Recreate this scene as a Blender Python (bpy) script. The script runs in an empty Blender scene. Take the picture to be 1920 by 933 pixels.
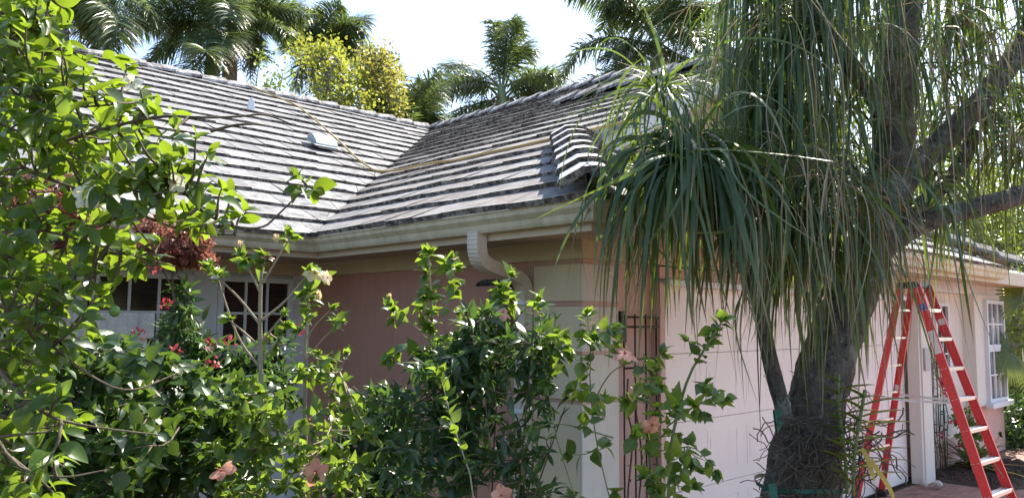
import bpy, math, random
import numpy as np
from mathutils import Vector, Matrix, noise
from math import sin, cos, pi, radians, sqrt
rnd = random.Random(7); nrg = np.random.default_rng(7)
SC = bpy.context.scene

# ---------------------------------------------------------------- camera
EYE = 1.85; FPX = 1460.0; PITCH = radians(5.22); ROLL = .0082
cd = bpy.data.cameras.new('camera'); cam = bpy.data.objects.new('camera', cd)
SC.collection.objects.link(cam); SC.camera = cam
cd.sensor_width = 36; cd.lens = 36*FPX/1920; cd.clip_end = 600; cd.clip_start = .05
Fw = Vector((0, cos(PITCH), sin(PITCH))); Up0 = Vector((0, -sin(PITCH), cos(PITCH))); Rt0 = Vector((1, 0, 0))
Rt = cos(ROLL)*Rt0+sin(ROLL)*Up0; Up = -sin(ROLL)*Rt0+cos(ROLL)*Up0
M = Matrix((Rt, Up, -Fw)).transposed().to_4x4(); M.translation = (0, 0, EYE); cam.matrix_world = M
# ---------------------------------------------------------------- light
SUN_AZ = radians(33); SUN_EL = radians(50)          # azimuth from +Y towards +X
w = bpy.data.worlds.new('World'); SC.world = w; w.use_nodes = True
nt = w.node_tree; nt.nodes.clear()
sky = nt.nodes.new('ShaderNodeTexSky'); sky.sky_type = 'NISHITA'; sky.sun_disc = False
sky.sun_elevation = SUN_EL; sky.sun_rotation = SUN_AZ; sky.air_density = 1.0; sky.dust_density = 1.2; sky.ozone_density = 1.0
bg = nt.nodes.new('ShaderNodeBackground'); bg.inputs['Strength'].default_value = .13
wo = nt.nodes.new('ShaderNodeOutputWorld')
nt.links.new(sky.outputs[0], bg.inputs[0]); nt.links.new(bg.outputs[0], wo.inputs[0])
sl = bpy.data.lights.new('sun', 'SUN'); so = bpy.data.objects.new('sun', sl); SC.collection.objects.link(so)
sl.energy = 4.9; sl.angle = radians(.5); sl.color = (1, .93, .80)
sd = Vector((sin(SUN_AZ)*cos(SUN_EL), cos(SUN_AZ)*cos(SUN_EL), sin(SUN_EL)))
so.rotation_euler = sd.to_track_quat('Z', 'Y').to_euler()
SC.view_settings.view_transform = 'Standard'; SC.view_settings.look = 'None'
SC.view_settings.exposure = 1.45; SC.view_settings.gamma = 1; SC.view_settings.use_curve_mapping = False
try:
    SC.cycles.max_bounces = 10; SC.cycles.transmission_bounces = 6; SC.cycles.diffuse_bounces = 4
except Exception: pass

# ---------------------------------------------------------------- maths of the place
def ray(px, py): return Rt*(px-960)-Up*(py-466.5)+Fw*FPX
def P(px, py, y):                                  # point seen at a pixel, y metres in front of the camera
    d = ray(px, py); return Vector((0, 0, EYE))+d*(y/d.y)
AZ = radians(46.5); A = Vector((sin(AZ), cos(AZ), 0)); B = Vector((-cos(AZ), sin(AZ), 0)); Z = Vector((0, 0, 1))
C0 = Vector((.4775, 5.2599, 0))
def W(a, b, z): return C0+A*a+B*b+Z*z
def onplane(px, py, Q, n):
    d = ray(px, py); o = Vector((0, 0, EYE)); return o+d*((Q-o).dot(n)/d.dot(n))
NL = (-B*.52+Z).normalized(); NM = (-A*.52+Z).normalized()
def lerp(a, b, t): return a+(b-a)*t

# ---------------------------------------------------------------- mesh builders
COL = SC.collection
def tag(o, label=None, cat=None, group=None, kind=None):
    if label: o['label'] = label
    if cat: o['category'] = cat
    if group: o['group'] = group
    if kind: o['kind'] = kind
    return o
def empty(name, loc, label=None, cat=None, group=None):
    o = bpy.data.objects.new(name, None); COL.objects.link(o); o.location = loc; o.empty_display_size = .1
    return tag(o, label, cat, group)
def wloc(o):
    v = Vector(o.location)
    while o.parent: o = o.parent; v += Vector(o.location)
    return v
class MB:
    def __init__(s): s.v = []; s.f = []; s.mi = []; s.sm = []; s.t = []
    def add(s, vs, fs, mi=0, smooth=False, t=.5):
        n = len(s.v); s.v += [tuple(v) for v in vs]; s.t += [t]*len(vs)
        for f in fs: s.f.append([i+n for i in f]); s.mi.append(mi); s.sm.append(smooth)
    def quad(s, a, b, c, d, mi=0, t=.5): s.add([a, b, c, d], [(0, 1, 2, 3)], mi, False, t)
    def box(s, o, x, y, z, mi=0, t=.5):            # corner + three edge vectors
        vs = [o, o+x, o+x+y, o+y, o+z, o+x+z, o+x+y+z, o+y+z]
        s.add(vs, [(0, 3, 2, 1), (4, 5, 6, 7), (0, 1, 5, 4), (1, 2, 6, 5), (2, 3, 7, 6), (3, 0, 4, 7)], mi, False, t)
    def hbox(s, a0, a1, b0, b1, z0, z1, mi=0, t=.5): s.box(W(a0, b0, z0), A*(a1-a0), B*(b1-b0), Z*(z1-z0), mi, t)
    def bar(s, p, q, wv, hv, mi=0, t=.5):          # bar from p to q, centred, half vectors
        d = q-p; s.box(p-wv-hv, d, wv*2, hv*2, mi, t)
    def tube(s, pts, rad, n=8, mi=0, cap=True, t=.5, wob=0):
        pts = [Vector(p) for p in pts]; m = len(pts)
        if not hasattr(rad, '__len__'): rad = [rad]*m
        if len(rad) != m: rad = list(np.interp(np.linspace(0, 1, m), np.linspace(0, 1, len(rad)), rad))
        prev = None; vs = []
        for i, p in enumerate(pts):
            d = (pts[min(i+1, m-1)]-pts[max(i-1, 0)])
            d = d.normalized() if d.length > 1e-9 else Vector((0, 0, 1))
            if prev is None: u = d.orthogonal().normalized()
            else: u = (prev-d*prev.dot(d)); u = u.normalized() if u.length > 1e-6 else d.orthogonal().normalized()
            prev = u; v = d.cross(u)
            for k in range(n):
                a = 2*pi*k/n; r = rad[i]*(1+(wob*(noise.noise(p*6+u*cos(a)*1.3+v*sin(a)*1.3)) if wob else 0))
                vs.append(p+(u*cos(a)+v*sin(a))*r)
        fs = [(i*n+k, i*n+(k+1) % n, (i+1)*n+(k+1) % n, (i+1)*n+k) for i in range(m-1) for k in range(n)]
        if cap: fs += [tuple(range(n))[::-1], tuple(range((m-1)*n, m*n))]
        s.add(vs, fs, mi, True, t)
    def sweep(s, path, prof, side, mi=0, closed_prof=True, t=.5):  # profile (out, z) along a level path, mitred; side(i)=outward dir at vertex
        m = len(path); k = len(prof); vs = []
        for i, p in enumerate(path):
            for (o, z) in prof: vs.append(p+side[i]*o+Z*z)
        fs = [(i*k+j, i*k+(j+1) % k, (i+1)*k+(j+1) % k, (i+1)*k+j) for i in range(m-1) for j in range(k if closed_prof else k-1)]
        if closed_prof: fs += [tuple(range(k)), tuple(range((m-1)*k, m*k))[::-1]]
        s.add(vs, fs, mi, False, t)
    def build(s, name, mats, parent=None, loc=None, bevel=0):
        if not isinstance(mats, (list, tuple)): mats = [mats]
        me = bpy.data.meshes.new(name)
        base = wloc(parent) if parent else Vector((0, 0, 0))
        if not parent and loc is not None: base = Vector(loc)
        me.from_pydata([(a-base.x, b-base.y, c-base.z) for a, b, c in s.v], [], s.f); me.update()
        for m_ in mats: me.materials.append(m_)
        me.polygons.foreach_set('material_index', s.mi); me.polygons.foreach_set('use_smooth', s.sm)
        at = me.attributes.new('tint', 'FLOAT', 'POINT'); at.data.foreach_set('value', s.t)
        o = bpy.data.objects.new(name, me); COL.objects.link(o)
        if parent: o.parent = parent
        elif loc is not None: o.location = loc
        if bevel:
            md = o.modifiers.new('bevel', 'BEVEL'); md.width = bevel; md.segments = 2; md.limit_method = 'ANGLE'
        return o

def npmesh(name, V, F, tint, uv, mat, parent=None, smooth=True):
    base = wloc(parent) if parent else Vector((0, 0, 0))
    V = np.asarray(V, np.float32)-np.array(base, np.float32)
    me = bpy.data.meshes.new(name); nf = len(F)
    me.vertices.add(len(V)); me.vertices.foreach_set('co', V.ravel())
    me.loops.add(nf*4); me.loops.foreach_set('vertex_index', np.asarray(F, np.int32).ravel())
    me.polygons.add(nf); me.polygons.foreach_set('loop_start', np.arange(0, nf*4, 4, dtype=np.int32))
    me.polygons.foreach_set('use_smooth', np.ones(nf, bool) if smooth else np.zeros(nf, bool))
    me.update(calc_edges=True)
    at = me.attributes.new('tint', 'FLOAT', 'POINT'); at.data.foreach_set('value', np.asarray(tint, np.float32))
    at = me.attributes.new('leafuv', 'FLOAT_VECTOR', 'POINT'); at.data.foreach_set('vector', np.asarray(uv, np.float32).ravel())
    me.materials.append(mat)
    o = bpy.data.objects.new(name, me); COL.objects.link(o)
    if parent: o.parent = parent
    return o

# leaf blade template: stations along the blade x three across
def blade(profile, fold=.18, droop=.25):
    V = []; UV = []; n = len(profile)
    for i, hw in enumerate(profile):
        t = i/(n-1)
        for s_ in (-1, 0, 1):
            V.append((s_*hw, t, fold*hw*abs(s_)*1.0-droop*t*t)); UV.append((s_, t, 0))
    F = [(i*3+k, i*3+k+1, (i+1)*3+k+1, (i+1)*3+k) for i in range(n-1) for k in range(2)]
    return np.array(V), np.array(F), np.array(UV)
T_OVATE = blade([.015, .22, .31, .30, .2, .01])
T_ROUND = blade([.02, .19, .28, .32, .29, .19, .02], .32, .5)
T_HIB = blade([.02, .27, .33, .26, .13, .005], .22, .3)
T_LANCE = blade([.015, .11, .15, .13, .08, .003], .25, .35)
T_BUD = blade([.02, .10, .13, .10, .03], .6, -.1)
T_SMALL = blade([.03, .3, .01], .2, .2)
T_NEEDLE = blade([.03, .09, .005], .2, .3)
def rv():
    while True:
        v = Vector((rnd.uniform(-1, 1), rnd.uniform(-1, 1), rnd.uniform(-1, 1)))
        if .05 < v.length < 1: return v.normalized()
class Leaves:
    def __init__(s): s.p = []
    def add(s, pos, d, nrm, size, tint=.5): s.p.append((*pos, *d, *nrm, size, tint))
    def build(s, name, mat, parent, tmpl=T_OVATE, keep=None):
        if not s.p: return None
        Q = np.array(s.p); V, F, UV = tmpl; N = len(Q)
        d = Q[:, 3:6]; d /= np.linalg.norm(d, axis=1)[:, None]+1e-9
        n = Q[:, 6:9]; x = np.cross(d, n); x /= np.linalg.norm(x, axis=1)[:, None]+1e-9; n = np.cross(x, d)
        sz = Q[:, 9][:, None, None]
        jit = nrg.normal(1, .12, (N, 1, 1)); bend = nrg.uniform(.2, 1.9, (N, 1, 1))
        out = Q[:, None, 0:3]+sz*(V[None, :, 0:1]*x[:, None]*jit+V[None, :, 1:2]*d[:, None]+V[None, :, 2:3]*n[:, None]*bend)
        # slight side-to-side wave of the blade
        wv = nrg.normal(0, .05, (N, 1, 1)); out += sz*wv*np.sin(V[None, :, 1:2]*3.0)*x[:, None]
        FF = (F[None]+(np.arange(N)*len(V))[:, None, None]).reshape(-1, 4)
        return npmesh(name, out.reshape(-1, 3), FF, np.repeat(Q[:, 10], len(V)), np.tile(UV, (N, 1)), mat, parent)

def ribbons(name, paths, width, side, tint, mat, parent, fold=.25):
    # paths (N,S,3) width (N,S) side (N,3): folded strap leaves, two quads across
    paths = np.asarray(paths, float); N, S, _ = paths.shape
    tan = np.gradient(paths, axis=1); tan /= np.linalg.norm(tan, axis=2)[..., None]+1e-9
    sd_ = np.repeat(np.asarray(side)[:, None], S, 1) if np.asarray(side).ndim == 2 else np.asarray(side)
    sd_ = sd_-tan*(sd_*tan).sum(2)[..., None]; sd_ /= np.linalg.norm(sd_, axis=2)[..., None]+1e-9
    nn = np.cross(tan, sd_); wd = np.asarray(width)[..., None]
    L = paths-sd_*wd+nn*wd*fold; Rr = paths+sd_*wd+nn*wd*fold
    V = np.stack([L, paths, Rr], 2).reshape(-1, 3)
    idx = np.arange(N*S*3).reshape(N, S, 3)
    F = np.stack([np.stack([idx[:, :-1, k], idx[:, :-1, k+1], idx[:, 1:, k+1], idx[:, 1:, k]], -1) for k in (0, 1)], 2).reshape(-1, 4)
    uv = np.zeros((N, S, 3, 3)); uv[..., 0] = np.array([-1, 0, 1]); uv[..., 1] = np.linspace(0, 1, S)[None, :, None]
    return npmesh(name, V, F, np.repeat(np.asarray(tint), S*3), uv.reshape(-1, 3), mat, parent)

# ---------------------------------------------------------------- materials
def nodes(name):
    m = bpy.data.materials.new(name); m.use_nodes = True; t = m.node_tree; t.nodes.clear()
    o = t.nodes.new('ShaderNodeOutputMaterial'); b = t.nodes.new('ShaderNodeBsdfPrincipled')
    t.links.new(b.outputs[0], o.inputs[0]); return m, t, b, o
def N(t, typ, **kw):
    n = t.nodes.new(typ)
    for k, v in kw.items():
        if k in n.inputs: n.inputs[k].default_value = v
        else: setattr(n, k, v)
    return n
def ramp(t, fac, stops):
    r = t.nodes.new('ShaderNodeValToRGB'); e = r.color_ramp.elements
    while len(e) < len(stops): e.new(.5)
    for x, (p, c) in zip(e, stops): x.position = p; x.color = (*c, 1) if len(c) == 3 else c
    t.links.new(fac, r.inputs[0]); return r.outputs[0]
def mix(t, fac, a, b, mode='MIX'):
    m = t.nodes.new('ShaderNodeMix'); m.data_type = 'RGBA'; m.blend_type = mode
    for i, v in ((0, fac), (6, a), (7, b)):
        if hasattr(v, 'is_linked') or hasattr(v, 'links'): t.links.new(v, m.inputs[i])
        else: m.inputs[i].default_value = v if i == 0 else (*v, 1) if len(v) == 3 else v
    return m.outputs[2]
def coords(t, scale=(1, 1, 1), rot=(0, 0, 0)):
    g = t.nodes.new('ShaderNodeNewGeometry'); mp = t.nodes.new('ShaderNodeMapping')
    mp.inputs['Scale'].default_value = scale; mp.inputs['Rotation'].default_value = rot
    t.links.new(g.outputs['Position'], mp.inputs[0]); return mp.outputs[0]
def noise_n(t, vec, scale, detail=5, rough=.6):
    n = N(t, 'ShaderNodeTexNoise', Scale=scale, Detail=detail, Roughness=rough); t.links.new(vec, n.inputs['Vector']); return n.outputs[0]
def bump(t, b, h, strength=.3, dist=.01):
    n = N(t, 'ShaderNodeBump', Strength=strength, Distance=dist); t.links.new(h, n.inputs['Height']); t.links.new(n.outputs[0], b.inputs['Normal'])
def painted(name, col, dirt=(.3, .25, .2), amt=.35, rough=.7, scale=3.0, bscale=120, bstr=.15, bdist=.003):
    m, t, b, o = nodes(name); c = coords(t)
    n1 = noise_n(t, c, scale, 6, .65); n2 = noise_n(t, coords(t, (6, 6, .7)), 2.2, 4)
    f = mix(t, .5, n1, n2)
    fac = ramp(t, f, [(.42, (0, 0, 0)), (.72, (amt,)*3)])
    cc = mix(t, fac, col, dirt); var = ramp(t, n1, [(.3, (.9,)*3), (.7, (1.06,)*3)])
    t.links.new(mix(t, 1.0, cc, var, 'MULTIPLY'), b.inputs['Base Color']); b.inputs['Roughness'].default_value = rough
    bump(t, b, noise_n(t, c, bscale, 3), bstr, bdist); return m
def leafmat(name, dark, light, trans, tr=.45, rough=.38, vein=.12, spec=.5, tip=0):
    m, t, b, o = nodes(name)
    a = N(t, 'ShaderNodeAttribute', attribute_name='tint'); lu = N(t, 'ShaderNodeAttribute', attribute_name='leafuv')
    old = (min(1, light[0]*1.9+.02), light[1]*1.25, light[2]*.9)
    base = ramp(t, a.outputs['Fac'], [(0, dark), (.55, tuple(lerp(dark[i], light[i], .5) for i in range(3))), (.93, light), (1, old)])
    tc = ramp(t, a.outputs['Fac'], [(0, tuple(x*.6 for x in trans)), (1, trans)])
    s = N(t, 'ShaderNodeSeparateXYZ'); t.links.new(lu.outputs['Vector'], s.inputs[0])
    ab = N(t, 'ShaderNodeMath', operation='ABSOLUTE'); t.links.new(s.outputs[0], ab.inputs[0])
    vf = ramp(t, ab.outputs[0], [(0, (1, 1, 1)), (.12, (0, 0, 0))])
    vm = N(t, 'ShaderNodeMath', operation='MULTIPLY'); t.links.new(vf, vm.inputs[0]); vm.inputs[1].default_value = vein*3
    base = mix(t, vm.outputs[0], base, tuple(min(1, x*1.9+.03) for x in light))
    nz = noise_n(t, coords(t), 22, 3); mo = ramp(t, nz, [(.3, (.75,)*3), (.7, (1.2,)*3)])
    base = mix(t, 1.0, base, mo, 'MULTIPLY')
    nb = noise_n(t, coords(t), 90, 2); sp = N(t, 'ShaderNodeMath', operation='MULTIPLY_ADD'); t.links.new(s.outputs[1], sp.inputs[0]); sp.inputs[1].default_value = .16; t.links.new(nb, sp.inputs[2])
    base = mix(t, ramp(t, sp.outputs[0], [(.74, (0, 0, 0)), (.80, (.8,)*3)]), base, (.20, .13, .05))
    if tip: base = mix(t, ramp(t, s.outputs[1], [(.72, (0, 0, 0)), (.96, (tip,)*3)]), base, (.34, .25, .13))
    t.links.new(base, b.inputs['Base Color']); b.inputs['Roughness'].default_value = rough
    b.inputs['Specular IOR Level'].default_value = spec
    tl = t.nodes.new('ShaderNodeBsdfTranslucent'); t.links.new(tc, tl.inputs[0])
    ms = t.nodes.new('ShaderNodeMixShader'); ms.inputs[0].default_value = tr
    t.links.new(b.outputs[0], ms.inputs[1]); t.links.new(tl.outputs[0], ms.inputs[2]); t.links.new(ms.outputs[0], o.inputs[0])
    return m
def bark(name, c1, c2, scale=12, stretch=.35, bstr=.8, moss=None):
    m, t, b, o = nodes(name); c = coords(t, (1, 1, stretch)); n = noise_n(t, c, scale, 8, .7)
    col = ramp(t, n, [(.3, c1), (.7, c2)])
    if moss:
        n2 = noise_n(t, coords(t), 8, 7, .7); col = mix(t, ramp(t, n2, [(.54, (0, 0, 0)), (.58, (.8,)*3)]), col, moss); n5 = noise_n(t, coords(t, (1, 1, .5)), 42, 6, .75); col = mix(t, 1.0, col, ramp(t, n5, [(.36, (.25,)*3), (.5, (1, 1, 1))]), 'MULTIPLY')
    t.links.new(col, b.inputs['Base Color']); b.inputs['Roughness'].default_value = .9
    nf = noise_n(t, coords(t, (1, 1, 2.5)), scale*4, 6, .75); bump(t, b, mix(t, .4, n, nf), bstr, .04); return m
def plain(name, col, rough=.5, metal=0, var=.1):
    m, t, b, o = nodes(name); n = noise_n(t, coords(t), 30, 4)
    v = ramp(t, n, [(.3, (1-var,)*3), (.7, (1+var,)*3)])
    t.links.new(mix(t, 1.0, col, v, 'MULTIPLY'), b.inputs['Base Color']); b.inputs['Roughness'].default_value = rough; b.inputs['Metallic'].default_value = metal
    return m

MT = {}
MT['pink_wall'] = painted('pink_stucco', (.54, .29, .22), (.38, .2, .15), .5, .85, 1.6, 160, .7, .006)
MT['beige'] = painted('cream_stucco', (.66, .55, .38), (.45, .36, .24), .3, .85, 2, 220, .4, .004)
MT['white_stucco'] = painted('white_stucco', (.76, .71, .64), (.48, .42, .34), .4, .85, 2.5, 160, .6, .006)
MT['trim_pink'] = painted('terracotta_trim', (.46, .29, .22), (.35, .2, .14), .3, .8, 3)
MT['salmon'] = painted('salmon_trim', (.66, .43, .38), (.5, .33, .28), .3, .8, 3)
MT['door'] = painted('garage_door_paint', (.88, .79, .76), (.62, .54, .50), .2, .5, 1.2, 60, .05)
MT['gutter'] = painted('gutter_aluminium', (.62, .52, .36), (.2, .18, .10), .75, .45, 5, 90, .05)
MT['fascia'] = painted('fascia_paint', (.62, .52, .40), (.4, .32, .22), .3, .6, 4)
MT['white_trim'] = painted('white_trim', (.70, .71, .74), (.5, .5, .5), .2, .5, 3)
MT['downspout'] = painted('downspout_paint', (.64, .56, .45), (.4, .33, .24), .35, .45, 4)
MT['soffit'] = painted('soffit_paint', (.50, .40, .29), (.4, .3, .2), .3, .8, 3)
MT['dark'] = plain('dark_underlay', (.03, .028, .026), .9)
MT['iron'] = plain('black_iron', (.015, .014, .014), .5, .3)
MT['concrete'] = painted('weathered_stone', (.60, .56, .50), (.18, .17, .14), .8, .9, 6, 60, .8, .01)
MT['wood'] = bark('weathered_wood', (.10, .075, .055), (.24, .19, .15), 18, .2, .5)
MT['hose'] = plain('yellow_hose', (.40, .28, .10), .6)
MT['red'] = plain('red_fibreglass', (.70, .055, .055), .36, 0, .12)
MT['alu'] = plain('brushed_aluminium', (.72, .72, .72), .28, .85, .08)
MT['blackp'] = plain('black_plastic', (.02, .02, .02), .35)
MT['labelw'] = plain('sticker_white', (.75, .75, .74), .4)
MT['labelb'] = plain('sticker_blue', (.05, .12, .5), .4)
MT['green_tie'] = plain('green_plastic_tie', (.006, .10, .07), .4)
MT['vent'] = plain('vent_metal', (.36, .38, .38), .4, .1)
MT['bark'] = bark('ponytail_bark', (.07, .058, .048), (.34, .305, .255), 16, .55, 1.6, (.48, .49, .44))
MT['twig'] = bark('woody_twig', (.07, .05, .035), (.2, .16, .11), 25, .4, .5)
MT['pale_stem'] = bark('pale_stem', (.26, .21, .14), (.44, .37, .27), 40, .3, .4)
MT['green_stem'] = bark('green_stem', (.09, .13, .04), (.22, .25, .1), 40, .3, .2)
MT['palm_trunk'] = bark('palm_trunk', (.20, .18, .155), (.40, .37, .33), 9, .3, .5)
MT['palm_brown'] = bark('palm_sheath', (.13, .08, .055), (.30, .20, .15), 14, .15, .7)
MT['crownshaft'] = bark('crownshaft_green', (.16, .22, .12), (.30, .36, .22), 8, .15, .3)
MT['root'] = bark('aerial_root', (.05, .035, .025), (.16, .12, .09), 30, 1, .3)
MT['citrus'] = leafmat('citrus_leaf', (.016, .048, .012), (.065, .125, .020), (.36, .52, .03), .40, .33, .10)
MT['hib'] = leafmat('hibiscus_leaf', (.022, .065, .016), (.08, .15, .03), (.36, .52, .05), .40, .32, .10)
MT['bush'] = leafmat('dark_bush_leaf', (.016, .045, .017), (.05, .10, .032), (.18, .34, .05), .28, .32, .08)
MT['ixora'] = leafmat('mid_bush_leaf', (.014, .042, .015), (.045, .095, .026), (.20, .34, .04), .3, .35, .08)
MT['redleaf'] = leafmat('red_feathery_leaf', (.09, .03, .022), (.27, .10, .075), (.42, .17, .11), .4, .4, 0)
MT['strap'] = leafmat('ponytail_leaf', (.026, .066, .034), (.08, .135, .045), (.26, .38, .04), .32, .38, .02, .5, .85)
MT['dry'] = leafmat('dry_strap_leaf', (.22, .17, .10), (.42, .35, .24), (.4, .32, .18), .25, .6, 0, .2)
MT['frond'] = leafmat('palm_leaflet', (.022, .048, .026), (.09, .13, .05), (.28, .38, .08), .32, .35, 0, .6)
MT['dryfrond'] = leafmat('dry_palm_leaflet', (.2, .13, .08), (.38, .28, .18), (.4, .28, .12), .3, .6, 0, .2)
MT['yellowbush'] = leafmat('yellow_green_leaf', (.07, .10, .02), (.17, .20, .03), (.46, .50, .06), .5, .4, 0)
MT['tree'] = leafmat('far_tree_leaf', (.03, .06, .02), (.10, .15, .035), (.40, .50, .06), .42, .4, 0)
MT['olive'] = leafmat('olive_tree_leaf', (.07, .08, .03), (.22, .21, .05), (.55, .52, .1), .45, .4, 0)
MT['orchid'] = leafmat('orchid_leaf', (.04, .075, .02), (.13, .18, .04), (.4, .48, .06), .3, .35, .05)
MT['brom'] = leafmat('bromeliad_leaf', (.09, .085, .04), (.22, .25, .09), (.4, .42, .1), .3, .4, .0)
MT['bromy'] = leafmat('yellow_strap_leaf', (.5, .30, .04), (.7, .5, .08), (.7, .55, .1), .3, .4, .0)
MT['peach'] = leafmat('peach_petal', (.75, .30, .20), (.85, .45, .33), (.85, .42, .28), .4, .5, .08, .2)
MT['pinkp'] = leafmat('pink_petal', (.72, .10, .16), (.85, .22, .28), (.8, .2, .25), .35, .5, 0, .2)
MT['redp'] = leafmat('red_petal', (.32, .025, .035), (.5, .08, .10), (.5, .08, .1), .35, .5, 0, .2)
MT['whitep'] = leafmat('white_petal', (.78, .75, .62), (.85, .83, .75), (.8, .8, .6), .4, .5, 0, .2)
MT['creamp'] = leafmat('cream_petal', (.80, .62, .38), (.88, .76, .58), (.9, .7, .4), .4, .5, 0, .2)
MT['lime'] = plain('green_lime_skin', (.10, .19, .03), .4)
MT['heart'] = plain('dark_red_flower_heart', (.3, .01, .02), .6)
MT['stamen'] = plain('yellow_stamen', (.8, .5, .12), .6)
def glassmat():
    m, t, b, o = nodes('window_glass')
    wv = N(t, 'ShaderNodeTexWave', Scale=14.0, Distortion=.6); wv.bands_direction = 'Z'; t.links.new(coords(t), wv.inputs[0]); t.links.new(ramp(t, wv.outputs[1], [(0, (.010, .007, .007)), (1, (.04, .022, .018))]), b.inputs['Base Color']); b.inputs['Roughness'].default_value = .1; b.inputs['Specular IOR Level'].default_value = .6
    n = noise_n(t, coords(t), 3, 2); bump(t, b, n, .05, .02); return m
MT['glass'] = glassmat()
def shutter():
    m, t, b, o = nodes('woven_blind')
    wv = N(t, 'ShaderNodeTexWave', Scale=38.0, Distortion=.4); wv.bands_direction = 'Z'; t.links.new(coords(t), wv.inputs[0])
    t.links.new(ramp(t, wv.outputs[1], [(0, (.016, .009, .008)), (1, (.05, .026, .02))]), b.inputs['Base Color']); b.inputs['Roughness'].default_value = .8
    return m
MT['blind'] = shutter()
def curtain():
    m, t, b, o = nodes('bay_glass'); n = noise_n(t, coords(t, (3, 3, .6)), 5, 4)
    t.links.new(ramp(t, n, [(.4, (.05, .06, .07)), (.6, (.30, .32, .34))]), b.inputs['Base Color']); b.inputs['Roughness'].default_value = .08; return m
MT['bayglass'] = curtain()
def tilemats():
    # tile faces: pale cement with run marks and grey mildew; a band of the inner slope is heavily mildewed
    m, t, b, o = nodes('cement_tile'); c = coords(t)
    a = N(t, 'ShaderNodeAttribute', attribute_name='tint')
    n1 = noise_n(t, c, 1.1, 5, .6); n2 = noise_n(t, c, 9, 8, .75); n3 = noise_n(t, coords(t, (2.5, .5, 1), (0, 0, 0)), 7, 5)
    base = ramp(t, a.outputs['Fac'], [(0, (.15, .15, .158)), (1, (.30, .305, .315))])
    g = ramp(t, n2, [(.38, (.4, .385, .37)), (.52, (1, 1, 1))]); base = mix(t, .9, base, mix(t, 1.0, base, g, 'MULTIPLY'))
    # mildewed patch on the inner slope (position in the place)
    gm = t.nodes.new('ShaderNodeNewGeometry')
    cx = W(3.3, 4.6, 4.5)
    vd = N(t, 'ShaderNodeVectorMath', operation='SUBTRACT'); vd.inputs[1].default_value = cx; t.links.new(gm.outputs['Position'], vd.inputs[0])
    da = N(t, 'ShaderNodeVectorMath', operation='DOT_PRODUCT'); da.inputs[1].default_value = A; t.links.new(vd.outputs[0], da.inputs[0])
    db = N(t, 'ShaderNodeVectorMath', operation='DOT_PRODUCT'); db.inputs[1].default_value = B; t.links.new(vd.outputs[0], db.inputs[0])
    def mth(op, x, y):
        q = N(t, 'ShaderNodeMath', operation=op)
        for i, v in ((0, x), (1, y)):
            if isinstance(v, (int, float)): q.inputs[i].default_value = v
            else: t.links.new(v, q.inputs[i])
        return q.outputs[0]
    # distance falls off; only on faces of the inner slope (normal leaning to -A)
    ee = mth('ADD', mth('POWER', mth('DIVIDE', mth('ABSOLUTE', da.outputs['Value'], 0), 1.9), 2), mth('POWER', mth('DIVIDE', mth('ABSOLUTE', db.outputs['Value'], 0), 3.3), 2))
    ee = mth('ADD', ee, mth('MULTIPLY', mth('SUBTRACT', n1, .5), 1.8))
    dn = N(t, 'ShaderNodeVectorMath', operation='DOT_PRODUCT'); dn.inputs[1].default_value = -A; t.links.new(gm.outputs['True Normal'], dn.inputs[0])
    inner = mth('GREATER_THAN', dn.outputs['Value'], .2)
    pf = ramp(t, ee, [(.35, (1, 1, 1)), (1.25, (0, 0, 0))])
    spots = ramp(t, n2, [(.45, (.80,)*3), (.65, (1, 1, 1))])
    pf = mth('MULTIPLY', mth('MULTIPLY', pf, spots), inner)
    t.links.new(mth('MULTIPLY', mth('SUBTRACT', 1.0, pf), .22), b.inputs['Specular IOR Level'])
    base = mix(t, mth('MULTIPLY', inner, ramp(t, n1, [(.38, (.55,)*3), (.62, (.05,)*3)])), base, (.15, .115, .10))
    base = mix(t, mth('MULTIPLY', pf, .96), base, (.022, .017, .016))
    st = ramp(t, n3, [(.52, (0, 0, 0)), (.68, (.55,)*3)])
    base = mix(t, st, base, (.28, .26, .25))
    t.links.new(base, b.inputs['Base Color']); b.inputs['Roughness'].default_value = .85
    bump(t, b, n2, .5, .006)
    m2, t, b, o = nodes('dark_tile_edge'); c = coords(t); n2 = noise_n(t, c, 16, 8, .8); n4 = noise_n(t, c, 2, 3)
    col = ramp(t, n2, [(.40, (.025, .02, .018)), (.50, (.10, .08, .068)), (.56, (.32, .28, .25))])  # butt and side faces: dark brown broken up by paler mottles
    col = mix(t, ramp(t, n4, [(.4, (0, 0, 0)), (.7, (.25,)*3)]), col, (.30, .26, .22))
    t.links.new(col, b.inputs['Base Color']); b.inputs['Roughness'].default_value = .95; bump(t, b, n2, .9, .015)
    m3, t, b, o = nodes('ridge_mortar'); n2 = noise_n(t, coords(t), 7, 7, .7); n3 = noise_n(t, coords(t, (7, 7, .9)), 3, 5, .7)
    col = ramp(t, mix(t, .5, n2, n3), [(.42, (.06, .05, .055)), (.51, (.26, .245, .245)), (.6, (.46, .45, .45))])
    t.links.new(col, b.inputs['Base Color']); b.inputs['Roughness'].default_value = .85; bump(t, b, n2, .6, .01)
    return m, m2, m3
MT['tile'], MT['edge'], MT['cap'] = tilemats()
MT['lip'] = painted('worn_tile_lip', (.40, .39, .38), (.10, .085, .075), .9, .85, 9, 60, .5, .008)
MT['hip'] = painted('pale_hip_tile', (.42, .42, .45), (.12, .10, .10), .6, .85, 5, 60, .5, .008)

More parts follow.
